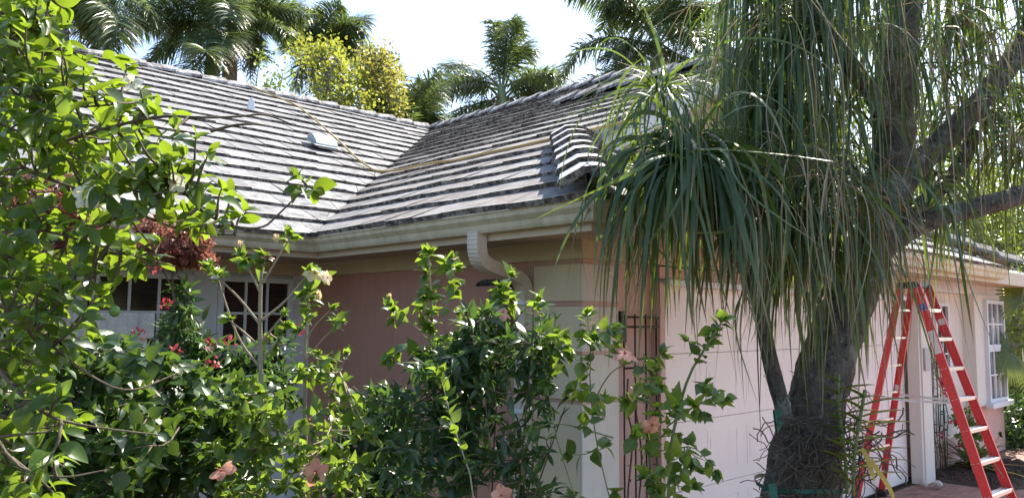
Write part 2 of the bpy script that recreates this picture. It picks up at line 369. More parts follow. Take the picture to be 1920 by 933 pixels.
# ================================================================ THE GROUND
def ground_mats():
    m, t, b, o = nodes('soil_and_litter'); c = coords(t); n1 = noise_n(t, c, 1.2, 5); n2 = noise_n(t, c, 40, 6, .8)
    col = mix(t, .5, ramp(t, n1, [(.3, (.06, .045, .03)), (.7, (.10, .09, .045))]), ramp(t, n2, [(.3, (.03, .022, .015)), (.7, (.14, .10, .06))]))
    t.links.new(col, b.inputs['Base Color']); b.inputs['Roughness'].default_value = 1; bump(t, b, n2, .8, .03)
    m2, t, b, o = nodes('brick_pavers')
    mp = t.nodes.new('ShaderNodeMapping'); g = t.nodes.new('ShaderNodeNewGeometry'); t.links.new(g.outputs['Position'], mp.inputs[0]); mp.inputs['Rotation'].default_value = (0, 0, radians(-2))
    br = N(t, 'ShaderNodeTexBrick', Scale=4.6); br.inputs['Mortar Size'].default_value = .022; br.inputs['Color1'].default_value = (.38, .20, .155, 1); br.inputs['Color2'].default_value = (.27, .14, .11, 1); br.inputs['Mortar'].default_value = (.10, .08, .06, 1)
    t.links.new(mp.outputs[0], br.inputs['Vector']); n = noise_n(t, mp.outputs[0], 5, 5)
    t.links.new(mix(t, 1.0, br.outputs[0], ramp(t, n, [(.3, (.65,)*3), (.7, (1.25,)*3)]), 'MULTIPLY'), b.inputs['Base Color']); b.inputs['Roughness'].default_value = .85
    bump(t, b, br.outputs['Fac'], -.5, .006)
    m3, t, b, o = nodes('mulch'); n2 = noise_n(t, coords(t), 55, 6, .8)
    t.links.new(ramp(t, n2, [(.35, (.03, .02, .015)), (.7, (.17, .11, .08))]), b.inputs['Base Color']); b.inputs['Roughness'].default_value = 1; bump(t, b, n2, 1, .04)
    return m, m2, m3
MT['soil'], MT['pavers'], MT['mulch'] = ground_mats()
g = MB(); g.quad(Vector((-300, -300, -.01)), Vector((300, -300, -.01)), Vector((300, 300, -.01)), Vector((-300, 300, -.01)))
tag(g.build('ground', MT['soil']), kind='structure')
g = MB(); g.hbox(.95, 30, -9, -.02, -.05, -.004); g.hbox(10.2, 30, -.02, 1.2, -.05, -.004)
tag(g.build('driveway', MT['pavers']), kind='structure')
g = MB(); nx = 110; vs = []
for i in range(nx+1):
    for j in range(51):
        a = lerp(6.15, 8.3, i/nx); b = lerp(-.95+.12*noise.noise(Vector((i*.06, 0, 3))), -.01, j/50); e = min(i, nx-i, j, 99)
        vs.append(W(a, b, -.002+(.06*min(1, e/9))*(.5+.9*abs(noise.noise(Vector((a*7, b*7, 0))))+.5*rnd.random())))
g.add(vs, [(i*51+j, i*51+j+1, (i+1)*51+j+1, (i+1)*51+j) for i in range(nx) for j in range(50)], 0, False)
tag(g.build('mulch_bed', MT['mulch']), kind='structure')

# ================================================================ THE HOUSE
house = empty('house', W(0, 0, 0), 'single-storey pink and cream stucco house under a weathered pale tile roof', 'house')
S = .52; ZE = 2.54
def zr(run): return ZE+S*run
# --- walls
wm = MB(); wm.hbox(0, .15, .5, 3.8, 0, 2.27); wm.hbox(-8, 0, 3.652, 3.8, 0, .0001)
wm.build('porch_wall', MT['pink_wall'], house)
wm = MB(); wm.hbox(-.012, .15, 0.004, .45, 0, 1.29); wm.hbox(-.012, .15, 0.004, .45, 1.32, 1.62); wm.hbox(-.012, .15, 0.004, .45, 1.645, 1.945); wm.hbox(-.012, .15, 0.004, .45, 1.985, 2.235)
wm.build('corner_panel', MT['beige'], house)
wm = MB(); wm.hbox(0, .15, .006, .5, 0, 2.27); wm.hbox(-.02, 0, .45, .5, 0, 2.27); wm.hbox(-.018, 0, .003, .45, 2.235, 2.27)
wm.build('trim_band', MT['trim_pink'], house)
# front wall (garage)
wm = MB()
for z0, z1 in ((0, 1.29), (1.32, 1.62), (1.645, 1.945), (1.985, 2.235)): wm.hbox(-.012, .37, -.012, 0, z0, z1)
wm.build('corner_panel', MT['white_stucco'], house)
wm = MB(); wm.hbox(5.81, 6.2, -.11, .02, 0, 2.26); wm.hbox(5.86, 6.15, -.125, -.11, .0, 2.2); wm.build('pilaster', MT['white_stucco'], house); wm = MB()
wm.hbox(6.2, 8.1, .1, .25, .35, 2.26)
wm.build('front_wall', MT['white_stucco'], house)
wm = MB(); wm.hbox(0.002, .37, 0, .15, 0, 2.27); wm.hbox(.37, .84, .05, .2, 0, 2.27); wm.hbox(.84, .9, -.03, .2, 0, 2.14); wm.hbox(.84, 5.81, -.03, .2, 2.17, 2.26)
wm.hbox(6.2, 8.1, .06, .25, 0, .35)
wm.build('salmon_panel', MT['salmon'], house)
wm = MB(); wm.hbox(.9, 5.81, -.06, .13, 2.12, 2.165); wm.build('door_head', MT['white_trim'], house)
gd = MB()
for k in range(4):
    z0 = .02+k*.5275; z1 = z0+.523; gd.hbox(.9, 5.81, .06, .1, z0, z1)
    for c in range(8):
        a0 = .9+.08+c*.6125; aw = .46
        for (aa, ab_, zz0, zz1) in ((a0, a0+aw, z0+.1, z0+.115), (a0, a0+aw, z1-.115, z1-.1), (a0, a0+.015, z0+.115, z1-.115), (a0+aw-.015, a0+aw, z0+.115, z1-.115)):
            gd.hbox(aa, ab_, .0572, .06, zz0, zz1)
        gd.hbox(a0+.045, a0+aw-.045, .0575, .06, z0+.15, z1-.15)
door = gd.build('garage_door', MT['door'], house)
gs = MB(); gs.hbox(.9, 5.81, .045, .1, 0, .018); gs.build('door_seal', MT['blackp'], door)
# frieze, soffit, fascia
fz = MB()
fz.hbox(-.022, 0.2, -.02, 3.63, 2.272, 2.42); fz.hbox(-8, -.022, 3.63, 3.8, 2.272, 2.42); fz.hbox(.2, 6.22, -.02, .15, 2.272, 2.42)
fz.build('frieze', MT['beige'], house)
fz = MB(); fz.hbox(6.22, 9.6, -.02, .15, 2.262, 2.42); fz.build('frieze', MT['white_trim'], house)
sf = MB()
sf.hbox(-.56, -.024, -.56, 2.54, 2.40, 2.415); sf.hbox(-8, -.0245, 2.54, 3.628, 2.401, 2.416); sf.hbox(-.024, 9.6, -.56, -.022, 2.4, 2.415)
for k in range(16): sf.hbox(-.55, -.03, -.5+k*.19, -.49+k*.19, 2.397, 2.4)
sf.build('soffit', MT['soffit'], house)
fa = MB(); fa.hbox(-.58, -.56, -.58, 2.52, 2.365, 2.53); fa.hbox(-8, -.56, 2.52, 2.54, 2.365, 2.53); fa.hbox(-.56, 9.8, -.58, -.56, 2.365, 2.53)
fa.build('fascia', MT['fascia'], house)
prof = [(.001, 0), (.075, 0), (.083, .018), (.088, .05), (.112, .082), (.114, .112), (.124, .114), (.124, .126), (.106, .126), (.104, .108), (.001, .112)]
def gut(path, side, name='gutter', mat=None):
    gm_ = MB(); gm_.sweep([W(a, b, 0) for a, b in path], [(o*1.0, 2.41+z) for o, z in prof], side); return gm_.build(name, mat or MT['gutter'], house)
gt = gut([(-8, 2.52), (-.58, 2.52), (-.58, -.58), (7.22, -.58), (7.22, -.2)], [-B, -A-B, -A-B, A-B, A])
gut([(7.24, -.3), (11.5, -.3)], [-B, -B])
cl = MB()
for k in range(16):                       # hanger screws and drip flashing above the gutter
    b = -.4+k*.33
    if b < 2.4: cl.hbox(-.69, -.68, b, b+.012, 2.538, 2.556)
for k in range(9):
    a = -5.6+k*.55; cl.hbox(a, a+.012, 2.44, 2.45, 2.538, 2.556)
cl.build('hanger', MT['dark'], gt)
fl = MB()
fl.box(W(-.655, -.65, 2.532), B*3.10, A*.12, Z*.035); fl.box(W(-8, 2.445, 2.532), A*7.3, B*.12, Z*.035); fl.box(W(-.65, -.655, 2.532), A*7.9, B*.12, Z*.035)
fl.build('drip_edge', MT['fascia'], house)
# --- windows in the left wing
def window(name, a0, a1, z0, z1, b, cols, rows, fw=.05, lower=True, glass='glass', parent=house, blind=True):
    f = MB()
    f.hbox(a0-fw, a0, b-.035, b+.02, z0-fw, z1+fw); f.hbox(a1, a1+fw, b-.035, b+.02, z0-fw, z1+fw)
    f.hbox(a0, a1, b-.035, b+.02, z1, z1+fw); f.hbox(a0, a1, b-.035, b+.02, z0-fw, z0)
    fr = f.build(name, MT['white_trim'], parent, bevel=.004)
    m = MB()
    for c in range(1, cols):
        a = lerp(a0, a1, c/cols); m.hbox(a-.011, a+.011, b-.022, b-.004, z0, z1)
    for r in range(1, rows):
        z = lerp(z0, z1, r/rows)
        for c in range(cols): m.hbox(lerp(a0, a1, c/cols)+.012, lerp(a0, a1, (c+1)/cols)-.012, b-.021, b-.005, z-.011, z+.011)
    m.build('muntin', MT['white_trim'], fr)
    p = MB(); p.hbox(a0, a1, b+.002, b+.006, z0, z1); p.build('pane', MT[glass], fr)
    return fr
ww = MB(); ww.hbox(-8, -3.9, 3.66, 3.8, 0, 2.272); ww.hbox(-1.185, -.96, 3.655, 3.8, 0, 2.272); ww.hbox(-.20, -.002, 3.655, 3.8, 0, 2.272)
ww.hbox(-3.9, -.2, 3.72, 3.8, 0, .75); ww.build('window_post', MT['white_trim'], house)
for a0, a1 in ((-.955, -.205), (-2.03, -1.19), (-2.95, -2.1), (-3.85, -3.0)):
    window('window', a0+.05, a1-.05, 1.60, 2.19, 3.66, 3, 2)
    window('window', a0+.05, a1-.05, .85, 1.50, 3.66, 3, 2)
    bl = MB(); bl.hbox(a0, a1, 3.74, 3.75, .8, 2.2); bl.build('blind', MT['blind'], house)
fz = MB(); fz.hbox(-3.9, -.2, 3.70, 3.79, 2.235, 2.272); fz.build('window_head', MT['white_trim'], house)
# right wing: small window and the bay
window('window', 7.0, 7.42, 1.25, 2.08, .09, 2, 4, .05)
by = MB(); by.hbox(8.1, 9.5, -.06, .25, .72, 2.261); by.build('bay_wall', MT['white_stucco'], house)
by = MB(); by.hbox(8.1, 9.5, 0, .25, 0, .72); by.build('bay_base', MT['salmon'], house)
by = window('bay_window', 8.55, 9.3, .80, 1.46, -.075, 3, 2, .05, glass='bayglass'); window('bay_window', 8.55, 9.3, 1.56, 2.14, -.075, 3, 2, .05, glass='bayglass')
ws = MB(); ws.hbox(8.42, 9.42, -.16, -.06, .68, .75); ws.build('sill', MT['white_trim'], by, bevel=.005)
bw = MB(); bw.hbox(9.3, 9.5, .25, 13, 0, 2.4); bw.hbox(-8, 9.3, 12.8, 13, 0, 2.4); bw.hbox(.15, .3, 3.8, 12.8, 0, 2.4); bw.hbox(-8, -7.85, 3.8, 12.8, 0, 2.4); bw.build('side_wall', MT['white_stucco'], house)

# --- tiled slopes
TH = .039; EXP = .34; TWD = .33
def slope(name, org, ud, hd, run, lo, hi, mat=('tile', 'edge')):
    """org eave point, ud along the eave, hd level direction up the slope, lo/hi(run)->limits along ud"""
    m = MB(); vd = (hd+Z*S).normalized(); nd = ud.cross(vd).normalized()
    if nd.z < 0: nd = -nd
    L = run*sqrt(1+S*S); k = 1/sqrt(1+S*S); nrow = int(math.ceil(L/EXP))
    for r in range(nrow):
        s0 = r*EXP-.03; s1 = min((r+1)*EXP+.02, L); off = (r % 2)*TWD*.5+rnd.uniform(-.02, .02)
        u0 = min(lo(max(0, s0)*k), lo(s1*k)); u1 = max(hi(max(0, s0)*k), hi(s1*k))
        rowt = rnd.uniform(-.08, .08)
        for j in range(int(math.floor((u0-off)/TWD)), int(math.ceil((u1-off)/TWD))):
            a0 = off+j*TWD+.004; a1 = a0+TWD-.008
            c = lambda u, s: min(max(u, lo(max(0, s)*k)), hi(max(0, s)*k))
            b0, b1, t0, t1 = c(a0, s0), c(a1, s0), c(a0, s1), c(a1, s1)
            if b1-b0 < .003 and t1-t0 < .003: continue
            h = TH+rnd.uniform(-.005, .007); tw = rnd.uniform(-.005, .005); sj = rnd.uniform(-.008, .008)
            q = lambda u, s, n_: org+ud*u+vd*s+nd*n_
            vs = [q(b0, s0+sj, 0), q(b1, s0+sj, 0), q(t1, s1, -.02), q(t0, s1, -.02), q(b0, s0+sj, h+tw), q(b1, s0+sj, h-tw), q(t1, s1, .006), q(t0, s1, .006)]
            tt = min(1, max(0, .6+rowt+rnd.gauss(0, .17)))
            kk = .022/max(.1, s1-s0); vs += [vs[4].lerp(vs[7], kk), vs[5].lerp(vs[6], kk)]
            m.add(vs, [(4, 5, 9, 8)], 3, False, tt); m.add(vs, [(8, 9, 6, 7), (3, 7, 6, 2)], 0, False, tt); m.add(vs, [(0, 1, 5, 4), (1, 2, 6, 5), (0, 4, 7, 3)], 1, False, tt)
    # deck below the tiles
    p = lambda u, r, n_: org+ud*u+(hd*r+Z*S*r)+nd*n_
    deck = []
    for i in range(13):
        r = run*i/12; deck += [p(lo(r), r, -.03), p(hi(r), r, -.03)]
    m.add(deck, [(2*i, 2*i+1, 2*i+3, 2*i+2) for i in range(12)], 2)
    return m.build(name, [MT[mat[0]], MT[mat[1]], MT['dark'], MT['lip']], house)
slope('roof', W(0, 2.42, ZE+.005), A, B, 5.4, lambda r: -8, lambda r: -.68+r-.02)
def blo(r):
    a = -.68+r
    return a if a < .9 else (.80 if a < 3.33 else max(.8, 3.1-(4.62-a)))
slope('roof', W(-.68, 0, ZE+.005), B, A, 5.3, blo, lambda r: 2.42+r+.02)
slope('roof', W(0, -.68, ZE+.005), A, B, 1.80, lambda r: -.68+r, lambda r: 7.34-r)
slope('roof', W(0, -.33, ZE+.005), A, B, 3.4, lambda r: 7.3-min(r, 1.8)*.0, lambda r: 10.6-r)
bk = MB()   # the slopes turned away from the street
bk.quad(W(3.33, .8, zr(4.0)), W(7.34, .8, zr(0)), W(7.34, 8, zr(0)), W(3.33, 8, zr(4.0)))
bk.quad(W(4.62, 3.1, zr(5.3)-.02), W(9.9, -1.0+3, zr(.3)), W(9.9, 14, zr(0)), W(4.62, 14, zr(5.3)-.02))
bk.quad(W(4.62, 3.1, zr(5.3)-.02), W(3.33, 1.81, zr(4.0)-.02), W(6, 1.81, zr(4.0)-.02), W(5.9, 1.81, zr(4.0)-.02))
bk.quad(W(-8, 7.82, zr(5.4)-.02), W(5, 7.82, zr(5.4)-.02), W(5, 13.2, ZE), W(-8, 13.2, ZE))
bk.build('back_slope', MT['tile'], house)
# gable over the garage
gb = MB()
tri = lambda b, d: [W(.98+d, b, zr(1.66)), W(5.68-d, b, zr(1.66)), W(3.33, b, zr(4.01)-d*S)]
v0 = tri(1.12, .05); v1 = tri(1.3, .05); gb.add(v0+v1, [(0, 1, 2), (5, 4, 3), (0, 2, 5, 3), (1, 4, 5, 2)])
gb.build('gable_wall', MT['salmon'], house)
rb = MB()
for sg in (1, -1):
    e0 = W(3.33-sg*2.45, .80, zr(4.01)-2.45*S-.02); e1 = W(3.33, .80, zr(4.01)-.015)
    rb.add([e0, e1, e1-Z*.24, e0-Z*.24, e0+B*.03, e1+B*.03, e1+B*.03-Z*.24, e0+B*.03-Z*.24], [(0, 1, 2, 3), (7, 6, 5, 4), (0, 4, 5, 1), (3, 2, 6, 7)])
    rb.add([e0-Z*.24+B*.03, e1-Z*.24+B*.03, e1-Z*.24+B*.35, e0-Z*.24+B*.35], [(0, 1, 2, 3)])
rb.build('rake_board', MT['white_trim'], house)
# cap tiles: overlapping saddles along a line
def caps(name, p, q, n=Z, w_=.17, h=.12, step=.38, mat='cap', el0=.028, edge='edge'):
    m = MB(); d = (q-p); L = d.length; d.normalize(); sdv = d.cross(n).normalized(); up = sdv.cross(d).normalized(); k = max(1, round(L/step))
    for i in range(k):
        s0 = i*L/k; s1 = (i+1)*L/k+.04
        t = min(1, max(0, rnd.gauss(.6, .18))); lift = rnd.uniform(-.004, .006)
        vs = []
        for s_, sc, el in ((s0, 1.0, el0), (s1, .90, 0.0)):
            for x, y in ((-1, -.05), (-.93, .28), (-.34, .93), (0, 1.0), (.34, .93), (.93, .28), (1, -.05)):
                vs.append(p+d*s_+sdv*x*w_*sc+up*(y*h*sc+el+lift))
            for x, y in ((.85, -.1), (.25, .7), (0, .78), (-.25, .7), (-.85, -.1)):
                vs.append(p+d*s_+sdv*x*w_*sc+up*(y*h*sc+el+lift-.01))
        m.add(vs, [(j, j+1, 12+j+1, 12+j) for j in range(6)], 0, False, t)
        m.add(vs, [tuple(range(11, -1, -1)), tuple(range(12, 24))], 1, False, t)
    return m.build(name, [MT[mat], MT[edge]], house)
caps('ridge_cap', W(4.62, 3.05, zr(5.3)-.02), W(4.62, 7.8, zr(5.3)-.02), mat='cap', edge='cap')
caps('ridge_cap', W(4.55, 7.82, zr(5.4)-.05), W(-8, 7.82, zr(5.4)-.05), mat='cap', edge='cap')
caps('ridge_cap', W(3.33, .78, zr(4.01)+.0), W(3.33, 3.3, zr(4.01)-.01), mat='cap', edge='cap', h=.13)
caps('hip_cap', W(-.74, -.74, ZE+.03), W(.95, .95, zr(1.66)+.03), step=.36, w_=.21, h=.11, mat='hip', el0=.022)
caps('hip_cap', W(3.4, 1.9, zr(4.08)), W(4.6, 3.1, zr(5.28)), step=.36, mat='tile')
caps('hip_cap', W(7.4, -.74, ZE+.03), W(5.75, .92, zr(1.64)+.03), step=.33, mat='tile')
# rake tiles on the gable edge
rk = MB()
for sg in (1, -1):
    for k in range(7):
        p0 = W(3.33-sg*(2.42-.35*k), .76, zr(4.01)-(2.42-.35*k)*S+.035); p1 = p0+(A*sg+Z*S)*.37
        rk.box(p0-Z*.11, p1-p0, B*.05, Z*.125, 0, rnd.uniform(.5, .9))
rk.build('rake_tile', MT['cap'], house)
# downspout
def smooth(pts, n=6, it=2):
    pts = [Vector(p) for p in pts]
    for _ in range(it):
        q = [pts[0]]
        for i in range(len(pts)-1): q += [pts[i]*.75+pts[i+1]*.25, pts[i]*.25+pts[i+1]*.75]
        pts = q+[pts[-1]]
    return pts
dp = smooth([W(-.635, .36, 2.43), W(-.635, .36, 2.31), W(-.60, .37, 2.235), W(-.49, .40, 2.205), W(-.22, .465, 2.165), W(-.11, .49, 2.135), W(-.067, .5, 2.08), W(-.065, .5, 2.0)], it=3)
dp.append(W(-.065, .50, 0))
ds = MB(); k = len(dp); vs = []
for i, p in enumerate(dp):
    d = (dp[min(i+1, k-1)]-dp[max(i-1, 0)]).normalized(); u = B; v = d.cross(u).normalized(); u = v.cross(d).normalized()
    rib = .0025*(i % 2) if i < k-2 else 0
    for x, y in ((-.04, -.05), (-.013, -.047), (.013, -.047), (.04, -.05), (.04, .05), (.013, .047), (-.013, .047), (-.04, .05)):
        vs.append(p+v*(x+rib*(1 if x > 0 else -1))*1.0+u*(y+rib*(1 if y > 0 else -1)))
ds.add(vs, [(i*8+j, i*8+(j+1) % 8, (i+1)*8+(j+1) % 8, (i+1)*8+j) for i in range(k-1) for j in range(8)])
dso = ds.build('downspout', MT['downspout'], house)
for z in (1.96, 1.2):
    st = MB(); st.hbox(-.125, -.004, .44, .56, z, z+.03); st.build('strap', MT['white_trim'], dso, bevel=.003)
# roof vents
def hood(name, c, w_, d_, h, mat):
    m = MB(); xs = []
    n = 8
    for s_ in (-1, 1):
        for i in range(n+1):
            a = pi*i/n; xs.append(c+A*s_*w_/2-B*(d_*.5*cos(a)) + Z*(S*(-d_*.5*cos(a))*-1*-1*1 if False else 0)+Z*(h*sin(a)*(.85)+.03)+Z*(-S*d_*.5*cos(a)))
    m.add(xs, [(i, i+1, n+1+i+1, n+1+i) for i in range(n)]+[tuple(range(n, -1, -1)), tuple(range(n+1, 2*n+2))], 0, False)
    m.box(c-A*w_*.62-B*d_*.6-Z*(S*d_*.6)+Z*.045, A*w_*1.24, (B+Z*S)*d_*1.2, Z*.012)
    m.box(c-A*w_*.42-B*d_*.52-Z*(S*d_*.52)+Z*.02, A*w_*.84, B*.02, Z*.055)
    return m.build(name, MT[mat], house, bevel=.006)
hood('roof_vent', W(.9, 5.1, zr(2.68)+.05), .30, .25, .14, 'vent')
pv = MB(); c = W(.53, 6.36, zr(3.94)+.02); pv.add([c+(q-c)*.72 for q in [c-A*.07-B*.02, c+A*.07-B*.02, c+A*.06-B*.0+Z*.22, c-A*.0+Z*.27, c-A*.05+Z*.22, c-A*.07+B*.08, c+A*.07+B*.08, c+A*.05+B*.03+Z*.2, c+B*.03+Z*.25, c-A*.04+B*.03+Z*.2]], [(0, 1, 2, 3, 4), (9, 8, 7, 6, 5), (0, 4, 9, 5), (1, 6, 7, 2), (4, 3, 8, 9), (3, 2, 7, 8)])
pv.build('vent_pipe', MT['white_trim'], house, bevel=.005)

# ================================================================ THINGS ON THE HOUSE
hs = []
for px, py in ((556, 196), (575, 212), (600, 232), (640, 268), (670, 298), (690, 312)): hs.append(onplane(px, py, W(0, 2.42, ZE+.085), NL))
hs.append(onplane(703, 320, W(0, 2.42, ZE+.08), NL))
for px, py in ((722, 321), (748, 319), (785, 310), (832, 302), (858, 300), (900, 289), (950, 279), (1000, 268), (1060, 254), (1130, 238), (1180, 227)): hs.append(onplane(px, py, W(-.68, 0, ZE+.085), NM))
hs = smooth([W(.5, 8.2, 5.0), W(.9, 7.95, 5.50)]+hs+[W(1.42, .75, 3.73), W(1.6, .5, 3.24), W(2.2, .1, 3.03), W(3.0, -.4, 2.77)], it=2)
hb = MB(); hb.tube(hs, .012, 8); ho = hb.build('hose', MT['hose'], loc=tuple(W(0, 5, 4)))
tag(ho, 'yellow hose snaking down over the ridge and across both tiled roof slopes', 'hose')
# wooden nest box under the downspout
nb = empty('nest_box', W(-.14, .62, 1.86), 'small weathered wooden nest box with bark roof hung beside the downspout', 'nest box')
m = MB(); m.hbox(-.20, -.10, .55, .72, 1.88, 2.08); m.build('box', MT['wood'], nb, bevel=.004)
m = MB(); m.hbox(-.10, -.085, .53, .74, 1.84, 2.13); m.build('back_board', MT['wood'], nb, bevel=.003)
m = MB()
vs = []
for i in range(9):
    t = i/8; a = pi*(.12+.8*t)
    for b_ in (.50, .76): vs.append(W(-.17-.13*cos(a), b_, 2.085+.06*sin(a)))
    for b_ in (.50, .76): vs.append(W(-.17-.13*cos(a), b_, 2.065+.06*sin(a)))
m.add(vs, [(4*i, 4*i+1, 4*i+5, 4*i+4) for i in range(8)]+[(4*i+2, 4*i+6, 4*i+7, 4*i+3) for i in range(8)]+[(4*i, 4*i+4, 4*i+6, 4*i+2) for i in range(8)]+[(4*i+1, 4*i+3, 4*i+7, 4*i+5) for i in range(8)], 0, True)
m.build('bark_roof', MT['bark'], nb)
m = MB(); m.tube([W(-.2015, .635, 1.99), W(-.204, .635, 1.99)], .022, 14); m.build('entrance_hole', MT['dark'], nb)
# iron trellis by the garage door
def trellis(name, a0, a1, b, z0, z1, label, cols, rails, extra=True):
    r = empty(name, W((a0+a1)/2, b, z0), label, 'trellis', None)
    for c in range(cols):
        a = lerp(a0, a1, c/(cols-1)); m = MB(); m.tube([W(a, b, z0), W(a, b, z1)], .006, 6); m.build('upright', MT['iron'], r)
    for z in rails:
        m = MB(); m.tube([W(a0-.02, b-.012, z), W(a1+.02, b-.012, z)], .007, 6); m.build('rail', MT['iron'], r)
    return r
tr = trellis('wall_trellis', .42, .80, -.02, .0, 1.90, 'black iron trellis on the pink strip left of the garage door', 4, (1.88, 1.81, 1.58, 1.52))
m = MB(); m.hbox(.375, .44, -.03, .045, 1.70, 1.92); m.build('corner_plate', MT['iron'], tr, bevel=.004)
tr2 = trellis('wall_trellis', 6.45, 7.0, .03, .04, 1.75, 'dark iron trellis with climbing rose behind the red ladder', 4, (.5, .9, 1.3, 1.7))
# small notice plate on pilaster
m = MB(); m.hbox(5.9, 6.06, -.15, -.126, 1.30, 1.56); o = m.build('meter_cover', plain('grey_plate', (.45, .41, .4), .6), house, bevel=.005)
# garden pier with stone cap, left
gp = empty('garden_pier', W(-2.1, 2.85, 0), 'weathered white stone block on a low stucco pier below the left windows', 'pier')
m = MB(); m.hbox(-2.42, -1.86, 2.62, 3.0, 1.69, 1.88); m.build('stone_cap', MT['concrete'], gp, bevel=.012)
m = MB(); m.hbox(-2.38, -1.9, 2.66, 2.96, 0, 1.69); m.build('pier', MT['white_stucco'], gp)

# ================================================================ PLANTS
def inpoly(x, y, poly):
    c = False; n = len(poly)
    for i in range(n):
        x1, y1 = poly[i]; x2, y2 = poly[i-1]
        if (y1 > y) != (y2 > y) and x < (x2-x1)*(y-y1)/(y2-y1)+x1: c = not c
    return c
def sample(poly, y0, y1):
    xs = [p[0] for p in poly]; ys = [p[1] for p in poly]
    while True:
        x, y = rnd.uniform(min(xs), max(xs)), rnd.uniform(min(ys), max(ys))
        if inpoly(x, y, poly): return P(x, y, rnd.uniform(y0, y1))
def curve(p, q, sag=0.0, n=7, wob=.04):
    L = (q-p).length; k = rv()*L*wob; k2 = rv()*L*wob
    return [p.lerp(q, i/n)+Z*(sag*L*sin(pi*i/n))+k*sin(pi*i/n)+k2*sin(2*pi*i/n)*.5 for i in range(n+1)]
def leaf_dress(L, path, size, start=.3, gap=.03, tilt=.55, tipcluster=0, tint=(.2, .8), nup=.6, droop=0, jitter=.35, grow=0):
    """leaves spiralled round a twig"""
    n = len(path)-1; tot = sum((path[i+1]-path[i]).length for i in range(n)); s = start*tot; ph = rnd.uniform(0, 6)
    while s < tot:
        t = s/tot*n; i = min(int(t), n-1); p = path[i].lerp(path[i+1], t-i); d = (path[i+1]-path[i]).normalized()
        u = d.orthogonal().normalized(); v = d.cross(u); ph += 2.4+rnd.uniform(-.3, .3)
        out = u*cos(ph)+v*sin(ph)
        ld = (d*tilt+out*(1-tilt*.4)+rv()*jitter+Z*(.1-droop)).normalized()
        nr = (Z*nup+rv()*.5+d*.3)
        sz = size*rnd.uniform(.65, 1.15)*(1-grow*(s/tot))
        L.add(p+ld*sz*.08, ld, nr, sz, rnd.uniform(*tint)+.0)
        s += gap*rnd.uniform(.6, 1.4)
    for _ in range(tipcluster):
        d = (path[-1]-path[-2]).normalized(); ld = (d*.9+rv()*.75+Z*.1).normalized()
        L.add(path[-1], ld, rv()*.5+Z*.5, size*rnd.uniform(.35, .8), rnd.uniform(tint[1]*.7, 1))
def nearest(skel, p):
    a = np.array(skel); i = int(((a-np.array(p))**2).sum(1).argmin()); return Vector(skel[i])
def flower(kind, pos, face, size, parent, label=None):
    f = Leaves(); n = 5; face = face.normalized(); u = face.orthogonal().normalized(); v = face.cross(u)
    for k in range(n):
        a = 2*pi*k/n+.3; out = u*cos(a)+v*sin(a)
        f.add(pos, (out*.95+face*(.32 if kind != 'bud' else 2.5)).normalized(), face-out*.3, size, rnd.uniform(.2, .9))
    tm = blade([.07, .26, .42, .47, .36, .10], -.25, .5) if kind != 'bud' else blade([.1, .22, .2, .05], .5, -.1)
    o = f.build('flower', MT[{'cream': 'creamp', 'white': 'whitep'}.get(kind, 'peach') if kind != 'bud' else 'creamp'], parent, tm)
    if label: o['label'] = label
    if kind != 'bud':
        m = MB(); m.tube([pos+face*.002, pos+face*size*.12], size*.12, 8); m.build('flower_heart', MT['heart'], o)
        m = MB(); pts = [pos+face*size*(.1+.75*i/5)+Vector((0, 0, -.01*i*i/25)) for i in range(6)]; m.tube(pts, [size*.02]*3+[size*.045]*3, 6); m.build('stamen', MT['stamen'], o)
    return o
TW = Vector((0, -1, .15))

def shrub(name, label, cat, base, stems, leafm, tmpl, size, regions=(), group=None, stem_mat='twig', stem_r=.009, dress=None, stem_leaves=None, dens=1.0, thin=.5):
    """stems: list of world polylines; regions: (poly, y0, y1, count, leaf gap)"""
    r = empty(name, base, label, cat, group); sm = MB(); L = Leaves(); skel = []
    dress = dress or {}
    for si, st_ in enumerate(stems):
        pts = smooth(st_, it=2); n = len(pts); sr = stem_r*(1 if si == 0 else thin); sm.tube(pts, [sr*(1.25-.85*i/(n-1)) for i in range(n)], 6)
        for i in range(n-1): skel += [tuple(pts[i].lerp(pts[i+1], k/3)) for k in range(3)]
        if stem_leaves: leaf_dress(L, pts, size, **stem_leaves)
    for poly, y0, y1, cnt, kw in regions:
        for _ in range(max(1, int(cnt*dens+.5))):
            q = sample(poly, y0, y1); p = nearest(skel, q)
            if (q-p).length > .55: p = q+(p-q).normalized()*rnd.uniform(.25, .5)
            tw = curve(p, q, -.05, 5, .08); sm.tube(tw, [stem_r*.42*(1.1-.7*i/5) for i in range(6)], 4, cap=False)
            k2 = dict(dress); k2.update(kw); leaf_dress(L, tw, size, **k2)
    sm.build('stems', MT[stem_mat], r); L.build('foliage', MT[leafm], r, tmpl)
    return r
def px(*pts): return [P(*p) for p in pts]

